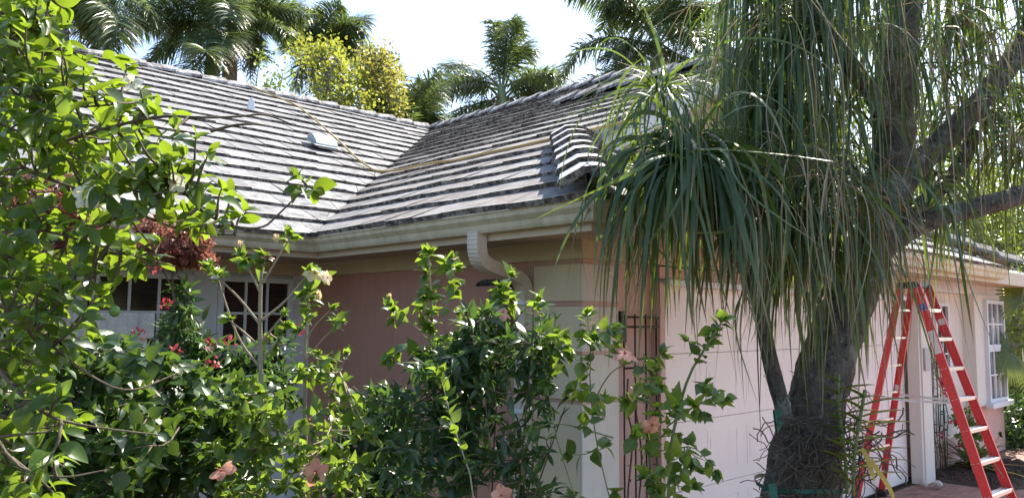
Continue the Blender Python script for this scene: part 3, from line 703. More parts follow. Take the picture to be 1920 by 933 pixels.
# ---- the lime tree on the left, close to the camera
base = Vector((-2.05, 2.1, 0))
stems = [[base, base+Vector((.02, .02, .8)), P(-110, 560, 2.1), P(-60, 300, 2.05), P(-10, 90, 2.0), P(30, -60, 2.1)],
         [P(-100, 330, 2.05), P(0, 253, 2.0), P(50, 253, 2.0), P(110, 268, 1.98), P(140, 300, 1.95), P(210, 318, 1.95), P(300, 326, 2.0)],
         [P(110, 268, 1.98), P(200, 240, 1.95), P(300, 216, 1.95), P(375, 221, 1.95), P(450, 219, 1.97), P(490, 213, 2.0), P(520, 222, 2.0), P(545, 232, 2.0)],
         [P(395, 246, 2.0), P(440, 234, 2.0), P(480, 232, 2.0), P(505, 238, 2.0)],
         [P(-80, 380, 2.05), P(20, 305, 1.9), P(80, 332, 1.9), P(145, 354, 1.9), P(215, 372, 1.9), P(250, 420, 1.9), P(290, 468, 1.95), P(300, 505, 2.0)],
         [P(200, 330, 1.93), P(280, 360, 1.9), P(340, 352, 1.9), P(375, 395, 1.9), P(430, 424, 1.88), P(492, 430, 1.88), P(520, 404, 1.88), P(552, 372, 1.88), P(580, 348, 1.88)],
         [P(210, 372, 1.9), P(280, 410, 1.95), P(340, 430, 2.0), P(400, 440, 2.0), P(440, 440, 2.0)],
         [P(-60, 300, 2.05), P(0, 170, 1.85), P(60, 182, 1.85), P(110, 200, 1.85), P(180, 200, 1.9), P(260, 190, 1.9)],
         [P(60, 182, 1.85), P(80, 120, 1.9), P(85, 40, 1.9), P(100, -60, 1.95)],
         [P(-110, 500, 2.1), P(0, 590, 1.75), P(90, 640, 1.75), P(160, 700, 1.8), P(240, 740, 1.85), P(330, 700, 1.95)],
         [P(-110, 560, 2.1), P(0, 700, 1.7), P(80, 780, 1.7), P(170, 800, 1.75), P(300, 815, 1.8)],
         [P(-110, 520, 2.1), P(20, 420, 1.9), P(120, 440, 1.9), P(220, 470, 2.0), P(330, 500, 2.05)],
         [P(-100, 600, 2.1), P(0, 860, 1.8), P(100, 900, 1.8), P(200, 880, 1.85)]]
LT = dict(gap=.028, tilt=.45, start=.25, tipcluster=3, tint=(.05, .9), nup=.7)
regions = [([(0, 0), (80, -10), (120, 60), (160, 120), (250, 190), (150, 260), (0, 300)], 1.7, 2.4, 120, {}),
           ([(-30, -80), (110, -80), (130, 20), (60, 60), (-30, 60)], 1.7, 2.3, 50, {}),
           ([(0, 280), (150, 240), (280, 230), (330, 300), (300, 420), (230, 480), (0, 560)], 1.7, 2.4, 150, {}),
           ([(230, 90), (275, 150), (330, 180), (335, 215), (240, 235), (170, 170), (200, 130)], 1.8, 2.1, 16, {}),
           ([(280, 240), (360, 240), (400, 275), (380, 330), (290, 340)], 1.8, 2.1, 26, {}),
           ([(270, 330), (380, 340), (470, 350), (480, 400), (400, 430), (280, 420)], 1.8, 2.1, 30, {}),
           ([(0, 540), (190, 500), (200, 560), (180, 640), (140, 700), (0, 740)], 1.6, 2.4, 70, {}), ([(200, 440), (300, 450), (330, 500), (240, 510)], 1.9, 2.1, 10, {}),
           ([(0, 700), (120, 700), (160, 800), (110, 950), (0, 950)], 1.6, 2.3, 40, {}),
           ([(560, 330), (600, 325), (610, 350), (575, 365)], 1.85, 1.92, 7, dict(gap=.02, start=.4))]
lt = shrub('lime_tree', 'large leafy lime tree filling the left of the photo with pale blossoms', 'lime tree', base, stems, 'citrus', T_ROUND, .054, regions, stem_r=.011, dress=LT, dens=.62, thin=.36)
m = MB(); m.tube(smooth([base-Z*.02, base+Vector((.02, .02, .8)), P(-110, 560, 2.1)], it=1), [.05, .045, .04, .03], 10, wob=.2); m.build('trunk', MT['bark'], lt)
for (x, y, d, k, s_) in ((158, 362, 1.80, 'white', .034), (330, 343, 1.85, 'white', .026), (247, 155, 1.9, 'white', .022)):
    o = flower(k, P(x, y, d), TW+rv()*.4, s_, lt)
for x, y, d in ((215, 583, 1.75), (148, 500, 1.85)):
    m = MB(); c = P(x, y, d); n = 9
    m.tube([c+Z*(.013*cos(pi*i/n)) for i in range(n+1)], [max(.001, .012*sin(pi*i/n)) for i in range(n+1)], 12, cap=False); m.build('lime_fruit', MT['lime'], lt)

# ---- hibiscus shrubs in front of the house
HB = dict(gap=.030, tilt=.5, start=.15, tipcluster=7, tint=(.2, 1), nup=.5)
def hib(label, base, stems, regions, size=.07, flowers=(), **kw):
    r = shrub('hibiscus', label, 'hibiscus', base, stems, 'hib', T_HIB, size, regions, 'hibiscus shrubs in the front bed', dress=HB, **{**dict(dens=.62, thin=.42, stem_leaves=dict(start=.5, gap=.022, tilt=.55, tipcluster=9, tint=(.3, 1), nup=.5, jitter=.4, grow=.35)), **kw})
    for f in flowers: flower(f[0], P(*f[1]), f[2], f[3], r)
    return r
b = Vector((-.98, 3.0, 0)); top = P(490, 500, 3.0)
hib('tall hibiscus with one straight pale stem in front of the right-hand window sash', b,
    [[b, P(495, 920, 3.0), P(490, 740, 3.0), P(487, 600, 3.0), P(489, 530, 3.0), P(493, 480, 3.0)],
     [P(489, 690, 3.0), P(448, 640, 3.0), P(420, 560, 2.98), P(407, 515, 2.98)], [P(489, 610, 3.0), P(455, 565, 3.0), P(420, 530, 2.97), P(392, 508, 2.95)],
     [P(487, 650, 3.0), P(455, 620, 2.97), P(430, 600, 2.95)], [P(490, 600, 3.0), P(530, 570, 3.02), P(560, 535, 3.03), P(585, 505, 3.05)],
     [P(492, 530, 3.0), P(510, 500, 3.0), P(535, 460, 3.0), P(545, 445, 3.0)], [P(490, 640, 3.0), P(520, 605, 3.0), P(530, 590, 3.0)], [P(490, 680, 3.0), P(515, 645, 2.97), P(522, 630, 2.97)],
     [P(489, 550, 3.0), P(470, 510, 3.0), P(452, 480, 3.0)]],
    [([(385, 500), (410, 495), (425, 520), (400, 530)], 2.9, 3.0, 4, {}), ([(445, 470), (465, 475), (470, 510), (450, 505)], 2.95, 3.05, 3, {}), ([(485, 465), (505, 465), (505, 495), (485, 495)], 2.97, 3.03, 3, {}),
     ([(525, 430), (560, 430), (570, 455), (530, 465)], 2.95, 3.05, 5, {}), ([(570, 500), (610, 500), (615, 530), (570, 535)], 3.0, 3.1, 5, {}), ([(505, 610), (535, 600), (540, 640), (505, 650)], 2.95, 3.05, 5, {}),
     ([(425, 600), (440, 595), (445, 625), (425, 625)], 2.9, 3.0, 2, {}),
     ([(420, 740), (560, 730), (620, 810), (600, 940), (400, 940), (380, 820)], 2.7, 3.2, 60, {}), ([(420, 720), (470, 710), (560, 760), (480, 800)], 2.8, 3.1, 10, {})],
    flowers=[('peach', (415, 882, 2.7), TW+Vector((-.6, 0, .9)), .042), ('cream', (590, 512, 3.0), TW+Vector((.3, 0, .6)), .036), ('cream', (613, 520, 3.0), Vector((1, -.3, .2)), .03), ('bud', (450, 472, 3.0), Z, .045), ('peach', (497, 478, 3.0), Z+TW*.3, .032), ('bud', (518, 455, 2.95), Z+TW*.2, .035)], stem_mat='pale_stem', stem_r=.012, stem_leaves=dict(start=.82, gap=.03, tilt=.55, tipcluster=7, tint=(.3, 1), nup=.5, jitter=.4, grow=.35), size=.06)
b = Vector((-.72, 3.2, 0))
hib('hibiscus with several leafy shoots against the left end of the pink porch wall', b,
    [[b, P(575, 900, 3.2), P(570, 720, 3.2), P(572, 650, 3.2), P(578, 590, 3.2), P(578, 545, 3.2)], [P(572, 640, 3.2), P(590, 610, 3.2), P(610, 590, 3.2), P(620, 580, 3.2)],
     [b, P(640, 900, 3.2), P(617, 790, 3.15), P(615, 720, 3.15), P(618, 680, 3.15)], [P(570, 680, 3.2), P(600, 640, 3.2), P(625, 615, 3.2), P(640, 605, 3.2)], [P(616, 730, 3.15), P(640, 690, 3.1), P(650, 665, 3.1)]],
    [([(560, 540), (600, 535), (625, 570), (640, 610), (560, 640)], 3.1, 3.3, 12, {}), ([(600, 660), (650, 650), (655, 740), (590, 750)], 3.05, 3.25, 13, {}), ([(555, 650), (600, 650), (600, 760), (560, 770)], 3.1, 3.3, 12, {}),
     ([(540, 760), (700, 760), (720, 940), (520, 940)], 2.8, 3.4, 60, {})],
    flowers=[('peach', (592, 884, 2.85), TW+Vector((.1, 0, .1)), .043), ('bud', (597, 562, 3.15), Z, .04)], stem_mat='pale_stem', stem_r=.009, stem_leaves=dict(start=.72, gap=.03, tilt=.55, tipcluster=8, tint=(.3, 1), nup=.5, jitter=.4, grow=.35), size=.06)
b = Vector((-.28, 3.3, 0))
hib('hibiscus with upright sunlit shoots in the middle of the pink porch wall', b,
    [[b, P(835, 930, 3.3), P(815, 760, 3.25), P(812, 640, 3.2), P(808, 560, 3.2), P(803, 475, 3.2)], [P(810, 650, 3.2), P(790, 620, 3.2), P(760, 600, 3.2), P(735, 575, 3.2)], [P(812, 620, 3.2), P(835, 580, 3.2), P(845, 540, 3.2), P(847, 490, 3.2)],
     [b, P(900, 900, 3.2), P(870, 700, 3.2), P(858, 640, 3.2)], [P(812, 680, 3.2), P(780, 660, 3.15), P(750, 655, 3.1), P(735, 670, 3.1)], [b, P(930, 900, 3.0), P(905, 740, 3.0), P(925, 620, 3.1), P(938, 540, 3.1)], [b+Vector((.2, -.4, 0)), P(900, 940, 2.6), P(850, 800, 2.6), P(825, 700, 2.7)]],
    [([(790, 470), (815, 465), (820, 560), (825, 620), (790, 620)], 3.15, 3.25, 14, {}), ([(835, 490), (860, 490), (862, 600), (840, 610)], 3.15, 3.25, 9, {}), ([(728, 565), (750, 560), (775, 600), (740, 610)], 3.15, 3.2, 3, {}), ([(725, 655), (750, 650), (760, 680), (730, 680)], 3.1, 3.15, 2, {}),
     ([(910, 510), (960, 510), (965, 560), (920, 570)], 3.05, 3.15, 6, {}), ([(900, 570), (950, 560), (960, 640), (890, 640)], 3.05, 3.2, 8, {}), ([(780, 630), (880, 610), (900, 680), (780, 690)], 3.0, 3.3, 14, {})],
    flowers=[('cream', (850, 483, 3.2), Z+TW*.3, .022), ('peach', (943, 585, 3.0), Vector((.5, -.8, .9)), .032), ('bud', (731, 563, 3.2), Z, .03)], stem_mat='pale_stem', stem_r=.008)
b = Vector((.72, 2.9, 0))
hib('hibiscus with loose dark leaves spreading over the left part of the garage door', b,
    [[b, P(1240, 930, 2.8), P(1280, 720, 2.75), P(1330, 640, 2.7), P(1355, 600, 2.7)], [b, P(1130, 900, 2.9), P(1105, 740, 2.85), P(1108, 640, 2.8), P(1100, 590, 2.8)], [P(1250, 800, 2.8), P(1300, 760, 2.75), P(1345, 740, 2.7), P(1360, 745, 2.7)],
     [P(1110, 760, 2.85), P(1140, 700, 2.8), P(1175, 680, 2.8), P(1240, 665, 2.75)], [b, P(1060, 900, 2.8), P(1020, 700, 2.8), P(1010, 560, 2.8)], [P(1245, 850, 2.8), P(1300, 830, 2.7), P(1340, 880, 2.65)], [b, P(1210, 880, 2.9), P(1220, 740, 2.9), P(1228, 690, 2.9)], [P(1150, 820, 2.85), P(1050, 790, 2.8), P(1000, 800, 2.75)]],
    [([(1085, 590), (1125, 590), (1180, 640), (1160, 720), (1085, 720)], 2.7, 2.9, 18, {}), ([(1160, 650), (1250, 670), (1260, 740), (1170, 760)], 2.7, 2.9, 12, {}), ([(1270, 630), (1340, 610), (1350, 640), (1290, 680)], 2.65, 2.8, 7, {}),
     ([(1240, 700), (1330, 690), (1365, 740), (1350, 790), (1270, 800)], 2.6, 2.8, 16, {}), ([(1060, 720), (1250, 730), (1340, 850), (1300, 940), (1050, 940)], 2.6, 3.0, 75, {}), ([(990, 560), (1030, 560), (1060, 640), (1000, 680)], 2.7, 2.9, 12, {}), ([(1030, 640), (1080, 640), (1080, 780), (1000, 780)], 2.7, 2.9, 16, {})],
    flowers=[('peach', (1172, 662, 2.7), Vector((.1, -.5, 1)), .040), ('peach', (1222, 795, 2.7), Vector((.5, -.7, -.3)), .036), ('cream', (1213, 800, 2.75), Vector((.2, -.5, -1)), .045), ('peach', (940, 928, 2.6), TW, .034)], size=.066, stem_mat='green_stem', stem_r=.006, dens=.45, stem_leaves=dict(start=.6, gap=.04, tilt=.45, tipcluster=6, tint=(0, .6), nup=.5, jitter=.4, grow=.3))  # stem leaves tinted darker than the other shrubs: shade put into their colour

# ---- dense dark bush in the middle and the low shrubs round it
b = Vector((-.1, 3.1, 0))
DB = dict(gap=.026, tilt=.35, start=.0, tipcluster=5, tint=(0, .8), nup=.5, droop=.35)
def multi(b, tips, y, mid=.5):
    out = []
    for (x, yy) in tips:
        t = P(x, yy, y+rnd.uniform(-.2, .2)); m_ = b.lerp(t, .45)+Vector((rnd.uniform(-.05, .05), rnd.uniform(-.05, .05), .2)); out.append([b+Vector((rnd.uniform(-.08, .08), rnd.uniform(-.08, .08), 0)), m_, t])
    return out
shrub('dense_bush', 'dense dark green bush with drooping lance leaves in the middle foreground', 'bush', b, multi(b, [(820, 640), (880, 600), (940, 610), (1000, 600), (1040, 660), (760, 720), (700, 800), (1060, 760), (900, 760)], 3.0), 'bush', T_LANCE, .082,
      [([(830, 660), (870, 620), (950, 620), (1010, 620), (1035, 700), (1040, 940), (780, 940), (790, 740)], 2.8, 3.2, 170, {}), ([(820, 620), (860, 575), (960, 565), (1040, 590), (1055, 660), (830, 680)], 2.9, 3.1, 26, {}), ([(770, 680), (800, 640), (860, 640), (800, 760)], 2.8, 3.1, 14, {}), ([(700, 740), (780, 720), (790, 900), (720, 900)], 2.7, 3.1, 20, {})], dress=DB)
b = Vector((-.75, 4.1, 0))
shrub('dense_bush', 'low dark bush under the pink porch wall, between the pale hibiscus stems', 'bush', b, multi(b, [(700, 740), (750, 760), (660, 790), (720, 820)], 4.1), 'bush', T_LANCE, .10,
      [([(640, 760), (690, 725), (760, 730), (800, 780), (800, 940), (620, 940)], 3.8, 4.3, 150, {})], dress=DB)
b = Vector((-1.5, 3.7, 0))
IX = dict(gap=.026, tilt=.45, start=.1, tipcluster=6, tint=(.1, 1), nup=.7)
ix = shrub('flowering_bush', 'broad bush of mid green leaves with small red flower clusters below the left windows', 'bush', b, multi(b, [(300, 690), (360, 690), (420, 710), (260, 710), (200, 710), (330, 760), (250, 820), (400, 800), (470, 740)], 3.7), 'ixora', T_HIB, .075,
      [([(200, 720), (270, 670), (330, 665), (400, 700), (480, 730), (500, 940), (200, 940)], 3.1, 4.1, 330, {}), ([(380, 700), (540, 700), (560, 760), (380, 760)], 3.9, 4.3, 50, {}), ([(0, 640), (240, 640), (240, 940), (0, 940)], 2.5, 3.4, 330, {})], dress=IX, dens=.6)
for x, y, d in ((310, 570, 3.9), (395, 645, 3.9), (330, 660, 3.8), (430, 640, 4.0), (265, 625, 3.8), (240, 650, 3.7), (160, 745, 3.3), (300, 755, 3.5), (560, 620, 4.0), (290, 500, 3.9), (400, 680, 3.8), (335, 705, 3.7), (590, 785, 3.6)):
    c = P(x, y, d); rf = Leaves()
    for _ in range(16):
        q = c+rv()*.028; rf.add(q, rv()+Z*.3, rv(), rnd.uniform(.014, .028), rnd.random())
    rf.build('flower_cluster', MT['redp'], ix, T_OVATE)
b = P(335, 760, 4.6); b.z = 0
shrub('dark_shrub', 'upright dark leafy shrub standing against the post between the two left windows', 'shrub', b, multi(b, [(330, 560), (350, 540), (380, 600), (310, 620), (340, 660)], 4.6), 'bush', T_LANCE, .10,
      [([(330, 545), (355, 535), (375, 600), (390, 660), (390, 740), (300, 740), (300, 640)], 4.4, 4.8, 130, {}), ([(440, 690), (540, 640), (560, 700), (540, 760), (400, 760)], 4.6, 4.9, 70, {})], dress=dict(DB, droop=.05))
# red feathery shrub below the left gutter
b = P(335, 700, 4.5); b.z = 0
RD = dict(gap=.007, tilt=.3, start=.0, tipcluster=10, tint=(0, 1), nup=.2, jitter=.6)
shrub('red_shrub', 'shrub with feathery red-brown leaves under the left gutter', 'shrub', b, [[b, P(330, 600, 4.5), P(322, 520, 4.4), P(320, 450, 4.4)], [P(322, 520, 4.4), P(360, 480, 4.35), P(385, 465, 4.3)], [P(324, 540, 4.4), P(290, 480, 4.4), P(265, 440, 4.4)], [P(322, 520, 4.4), P(345, 440, 4.4)]], 'redleaf', T_SMALL, .034,
      [([(250, 420), (300, 400), (370, 410), (395, 450), (380, 495), (340, 500), (290, 495), (250, 470)], 4.1, 4.7, 230, {}), ([(370, 470), (415, 480), (405, 505), (360, 505)], 4.2, 4.5, 26, {})], dress=RD)
b = P(100, 700, 4.2); b.z = 0
shrub('red_shrub', 'second red-leaved shrub, behind the lime tree at the left edge', 'shrub', b, [[b, P(100, 560, 4.2), P(100, 420, 4.2)], [P(100, 560, 4.2), P(60, 460, 4.2), P(30, 400, 4.2)], [P(100, 520, 4.2), P(140, 440, 4.2), P(160, 400, 4.2)]], 'redleaf', T_SMALL, .036,
      [([(0, 340), (120, 310), (190, 370), (200, 440), (100, 470), (0, 460)], 3.9, 4.5, 220, {})], dress=RD)

# ---- royal palms behind the house
def frond(p0, ctrl, p1, n=84, ll=.66, dens=1.0, mat='frond', parent=None, name='frond', hang=.42, label=None, tb=(0, 1)):
    """rachis as a curved stalk with plumose leaflets that bend under their weight"""
    K = 14; ra = []
    for i in range(K+1):
        t = i/K; ra.append(p0*(1-t)**2+ctrl*2*t*(1-t)+p1*t*t)
    rm = MB(); rm.tube(ra, [lerp(.035, .006, i/K) for i in range(K+1)], 5)
    ro = rm.build(name, MT['green_stem'], parent)
    if label: ro['label'] = label
    paths = []; wd = []; side = []; tint = []
    for i in range(n):
        t = lerp(.14, 1, (i/n)**.9); k = min(int(t*K), K-1); p = ra[k].lerp(ra[k+1], t*K-k); d = (ra[k+1]-ra[k]).normalized()
        s_ = d.cross(Z); s_ = s_.normalized() if s_.length > .05 else d.orthogonal().normalized(); u = s_.cross(d)
        for sg in (-1, 1):
            for q in range(2):
                el = rnd.choice((-.35, .1, .55))+rnd.uniform(-.15, .15)
                dr = (s_*sg*cos(el)+u*sin(el)+d*rnd.uniform(.25, .6)).normalized()
                L = ll*(.55+.6*sin(pi*min(1, t*.9+.08)))*rnd.uniform(.8, 1.15); pts = [p]; S_ = 5
                for j in range(S_):
                    dr = (dr+Vector((0, 0, -1))*hang*rnd.uniform(.25, .55)).normalized(); pts.append(pts[-1]+dr*L/S_)
                paths.append([tuple(v) for v in pts]); wd.append([.004, .011, .013, .011, .007, .001]); side.append(tuple(d+rv()*.4)); tint.append(rnd.uniform(*tb))
    ribbons('leaflets', paths, wd, side, tint, MT[mat], ro)
    return ro
def palm(label, cx, cy, y, r=.16, crownshaft=1.3, fronds=(), nrand=6, L=3.0, seed=1, zoff=0, brown=False, group='royal palms behind the roof', ll=.62, maxlen=1.25, elr=(-.3, 1.2)):
    c = P(cx, cy, y); base = Vector((c.x, c.y, 0)); rt = empty('royal_palm', base, label, 'palm tree', group)
    m = MB(); h = c.z-crownshaft; K = 16
    pts = [base+Vector((.05*sin(i), 0, h*i/K)) for i in range(K+1)]; m.tube(pts, [r*(1.15+.25*sin(pi*i/K*.9)-.25*i/K) for i in range(K+1)], 14, wob=.12); m.build('trunk', MT['palm_trunk'], rt)
    m = MB(); m.tube([pts[-1]+Z*(crownshaft*i/8) for i in range(9)], [r*(.98-.06*i if i < 6 else .6-.12*(i-6)) for i in range(9)], 12, wob=.15); m.build('crownshaft', MT['palm_brown' if brown else 'crownshaft'], rt)
    R2 = random.Random(seed)
    for (cxp, cyp, dz, tx, ty, td) in fronds:
        frond(c-Z*R2.uniform(0, .5), P(cxp, cyp, y+dz), P(tx, ty, y+td), parent=rt, ll=ll)
    for i in range(nrand):
        a = R2.uniform(0, 2*pi); el = R2.uniform(*elr); LL = L*R2.uniform(.8, maxlen)
        d = Vector((cos(a)*cos(el), sin(a)*cos(el), sin(el))); p1 = c+d*LL*.75+Vector((0, 0, -LL*.28)); ct = c+d*LL*.55+Z*LL*.22
        frond(c-Z*R2.uniform(0, .4), ct, p1, parent=rt, ll=ll)
    # hanging dry leaf and seed strings
    for i in range(3):
        a = R2.uniform(0, 2*pi); d = Vector((cos(a), sin(a), 0)); q = c-Z*.3
        frond(q, q+d*.5+Z*.05, q+d*.55-Z*R2.uniform(.9, 1.5), n=22, ll=.3, mat='dryfrond', parent=rt, name='dry_frond')
    return rt
palm('tall royal palm with green crownshaft above the left ridge, left of its brown-stemmed twin', 402, 45, 17, .21, 1.9,
     [(330, 10, 0, 195, 75, .5), (330, 60, -.5, 235, 150, -1), (350, 30, .6, 240, 40, 1.2), (370, 150, -1.2, 290, 160, -2), (400, -30, 0, 340, -70, 0), (380, 100, -1.5, 385, 95, -2.6), (350, -20, 0, 250, 0, 1)], 5, 2.6, 3)
palm('royal palm with a brown fibrous stem above the left ridge, beside a green-stemmed one', 436, 40, 17.6, .20, 1.9,
     [(500, -10, 0, 578, 30, .5), (480, 10, -.5, 540, 62, -.6), (460, 60, -.5, 490, 110, 0), (440, -50, 0, 480, -70, 0), (510, 0, 1, 560, 10, 2), (430, 40, -1.5, 415, 90, -2.4), (455, 30, .8, 470, 85, 1)], 4, 2.4, 5, brown=True)
palm('royal palm with short fan-like crown behind the yellow-green tree', 603, 85, 20, .17, 1.2,
     [(560, 40, 0, 530, 60, 0), (575, 20, 0, 540, 100, 1), (610, 30, 0, 640, 10, 0), (640, 20, 0, 682, 60, 0), (640, 60, 1, 670, 90, 0), (590, 90, -1, 555, 160, -1), (600, 40, 0, 590, 20, 0), (650, 35, 0, 684, 35, 1)], 3, 1.4, 8, ll=.7)
palm('royal palm with lopsided low crown where the two ridges meet', 762, 235, 16, .16, 1.0,
     [(740, 170, 0, 690, 90, 0), (725, 150, 1, 682, 130, 0), (755, 190, 0, 822, 135, 0), (750, 150, 0, 705, 105, 1), (790, 185, 0, 820, 160, 1), (745, 200, -1, 700, 190, -1), (770, 200, 1, 790, 150, 1)], 3, 1.0, 9, ll=.55)
palm('royal palm standing alone against the white sky with upright centre fronds', 942, 160, 19, .2, .9,
     [(925, 70, 0, 925, 42, 0), (955, 60, 0, 972, 45, 0), (985, 40, .5, 982, 110, 1), (870, 120, 0, 765, 212, 0), (880, 110, .8, 800, 170, 1), (890, 180, -.3, 822, 240, -.8), (1000, 115, 0, 1058, 172, 0), (1000, 130, -1, 1040, 140, -1), (950, 30, .6, 962, 40, .6), (860, 135, -.5, 775, 200, -1), (880, 100, 1, 830, 130, 2), (1010, 100, 1, 1062, 150, 2), (1000, 150, 0, 1030, 190, 0)], 0, 1.2, 10, ll=.62)
palm('full-crowned royal palm above the upper end of the ridge, left of the ponytail palm', 1232, 62, 17, .17, .9,
     [(1150, -20, 0, 1065, -15, 0), (1170, 60, -.5, 1145, 110, -1), (1180, 120, 0, 1070, 165, 0), (1200, 100, -.8, 1130, 150, -1), (1290, 50, 0, 1370, 80, 0), (1290, 120, 0, 1340, 140, -1), (1250, -40, 0, 1330, -40, 0), (1180, -50, 0, 1130, 60, .8), (1240, -50, 0, 1235, -90, 0), (1290, 0, 1, 1350, 20, 1)], 5, 2.4, 12)
palm('royal palm with hanging pale fronds at the top left behind the lime tree', 120, -40, 15, .15, 1.0,
     [(220, -20, 0, 165, 60, 0), (280, -20, 0, 290, 50, 0), (240, 0, -1, 215, 80, -1), (180, -60, 0, 120, 20, 0), (200, 20, 1, 190, 110, 1)], 5, 2.2, 14)
palm('royal palm partly hidden behind the hanging leaves of the ponytail palm', 1480, 60, 21, .2, 1.2, [], 9, 2.8, 17)

# ---- other trees and saplings behind the ridges
def tree(name, label, trunk_px, y, regions, mat, size, tm=T_OVATE, cat='tree', r0=.12, group=None, **kw):
    p0 = P(*trunk_px[0], y); b = Vector((p0.x, p0.y, 0)); rt = empty(name, b, label, cat, group)
    pts = smooth([b]+[P(x_, y_, y) for x_, y_ in trunk_px], it=1); n = len(pts)
    m = MB(); m.tube(pts, [r0*(1.1-.8*i/(n-1)) for i in range(n)], 8, wob=.2)
    L = Leaves(); top = pts[-1]; skel = [tuple(p) for p in pts[n//2:]]
    limbs = MB()
    for poly, dy, cnt, per in regions:
        for _ in range(cnt):
            q = sample(poly, y-dy, y+dy); s_ = nearest(skel, q); c_ = curve(s_, q, .05, 4, .1)
            if rnd.random() < .4: limbs.tube(c_, [r0*.22, r0*.18, r0*.13, r0*.1, r0*.06], 4, cap=False); skel += [tuple(c_[2]), tuple(c_[3])]
            tn = rnd.uniform(0, .6)
            for _ in range(per):
                k = q+Vector((rnd.gauss(0, 1), rnd.gauss(0, 1), rnd.gauss(0, .8)))*size*1.6
                L.add(k, rv()+Z*.15, rv()+Z*.6, size*rnd.uniform(.6, 1.2), min(1, tn+rnd.uniform(0, .4)))
    m.build('trunk', MT['bark'], rt); limbs.build('limbs', MT['bark'], rt); L.build('crown', MT[mat], rt, tm); return rt
tree('broadleaf_tree', 'bright yellow-green tree rising above the left ridge, between two palms', [(600, 235), (605, 180), (615, 130)], 14.5,
     [([(555, 75), (600, 72), (640, 88), (630, 130), (590, 120), (555, 110)], .8, 40, 20), ([(590, 130), (640, 100), (685, 140), (705, 200), (690, 225), (600, 210)], 1.1, 95, 20), ([(600, 180), (720, 190), (730, 232), (620, 218)], 1.2, 40, 20)], 'yellowbush', .08)
tree('broadleaf_tree', 'olive yellow bushy tree just above the lower end of the left ridge', [(715, 245), (715, 200), (715, 160)], 15.5,
     [([(680, 95), (735, 100), (755, 180), (750, 240), (690, 225), (675, 150)], .9, 150, 22)], 'olive', .08)
tree('broadleaf_tree', 'small sunlit clump of foliage in the notch where the ridges meet', [(808, 250), (808, 240), (808, 232)], 17,
     [([(780, 222), (815, 218), (835, 240), (800, 250), (775, 245)], .8, 36, 20)], 'yellowbush', .08, r0=.06)
for lab, tp, reg in (('thin sapling with one leafy tuft high above the left ridge', [(479, 168), (484, 130), (488, 112)], [([(482, 95), (502, 100), (500, 122), (484, 120)], .2, 8, 10)]),
                     ('low leafy sapling just clearing the left ridge, nearest the brown palm stem', [(482, 180), (485, 172), (487, 168)], [([(468, 162), (500, 162), (500, 180), (470, 176)], .3, 14, 10)]),
                     ('sapling with loose green leaves above the left ridge, left of the bare twigs', [(520, 190), (528, 150), (530, 135)], [([(505, 125), (535, 130), (540, 150), (512, 180), (500, 170)], .3, 18, 9), ([(505, 150), (530, 160), (520, 185), (505, 180)], .3, 8, 9)]),
                     ('almost bare twiggy sapling above the left ridge where the hose crosses', [(552, 195), (558, 150), (562, 120), (570, 100)], [([(532, 88), (550, 90), (556, 130), (540, 130)], .2, 7, 4), ([(545, 170), (565, 172), (555, 185)], .2, 4, 6)])):
    tree('sapling', lab, tp, 12.5, reg, 'tree', .06, cat='sapling', r0=.014, group='saplings behind the left ridge')
tree('broadleaf_tree', 'tall leafy tree beyond the right end of the house at the edge of the photo', [(1900, 560), (1900, 480), (1890, 420)], 17,
     [([(1780, 330), (1960, 300), (1980, 560), (1880, 560), (1840, 480), (1760, 450)], 2.0, 300, 22)], 'tree', .11, r0=.2)
tree('broadleaf_tree', 'shady leafy tree seen in gaps behind the leaning grey trunk', [(1640, 460), (1640, 380), (1640, 300)], 19,
     [([(1400, 200), (1640, 140), (1830, 240), (1840, 440), (1400, 440)], 2.0, 260, 22)], 'tree', .12, r0=.2)
tree('broadleaf_tree', 'dark bushy tree behind the gable end, left of the leaning grey trunk', [(1400, 400), (1400, 330), (1400, 260)], 18,
     [([(1350, 180), (1450, 120), (1540, 200), (1540, 420), (1360, 420)], 1.6, 130, 22)], 'tree', .12, r0=.16)
# hedge, bushes and fan palm right of the bay window
b = P(1900, 840, 12.2); b.z = 0
shrub('hedge_bush', 'low dark hedge beyond the brick drive at the right edge', 'hedge', b, multi(b, [(1880, 780), (1920, 780), (1960, 760), (1900, 820)], 12.2), 'bush', T_HIB, .09,
      [([(1838, 765), (1870, 745), (1930, 735), (1990, 740), (1990, 860), (1850, 850)], 11.6, 13, 300, dict(gap=.05))], dress=dict(DB, gap=.05, droop=0))
b = P(1900, 800, 14); b.z = 0
shrub('tall_bush', 'tall dark bush behind the hedge, right of the bay window', 'bush', b, multi(b, [(1890, 600), (1930, 580), (1900, 690), (1960, 640)], 14), 'tree', T_HIB, .12,
      [([(1870, 540), (1990, 520), (1990, 780), (1875, 780)], 13.4, 15, 280, dict(gap=.07))], dress=dict(DB, gap=.07, droop=0))
fp = P(1925, 640, 11.5); rt = empty('fan_palm', Vector((fp.x, fp.y, 0)), 'sunlit yellow-green fan palm leaves at the right edge beside the bay window', 'palm')
m = MB(); m.tube([Vector((fp.x, fp.y, 0)), fp-Z*.1], .06, 8); m.build('trunk', MT['palm_trunk'], rt)
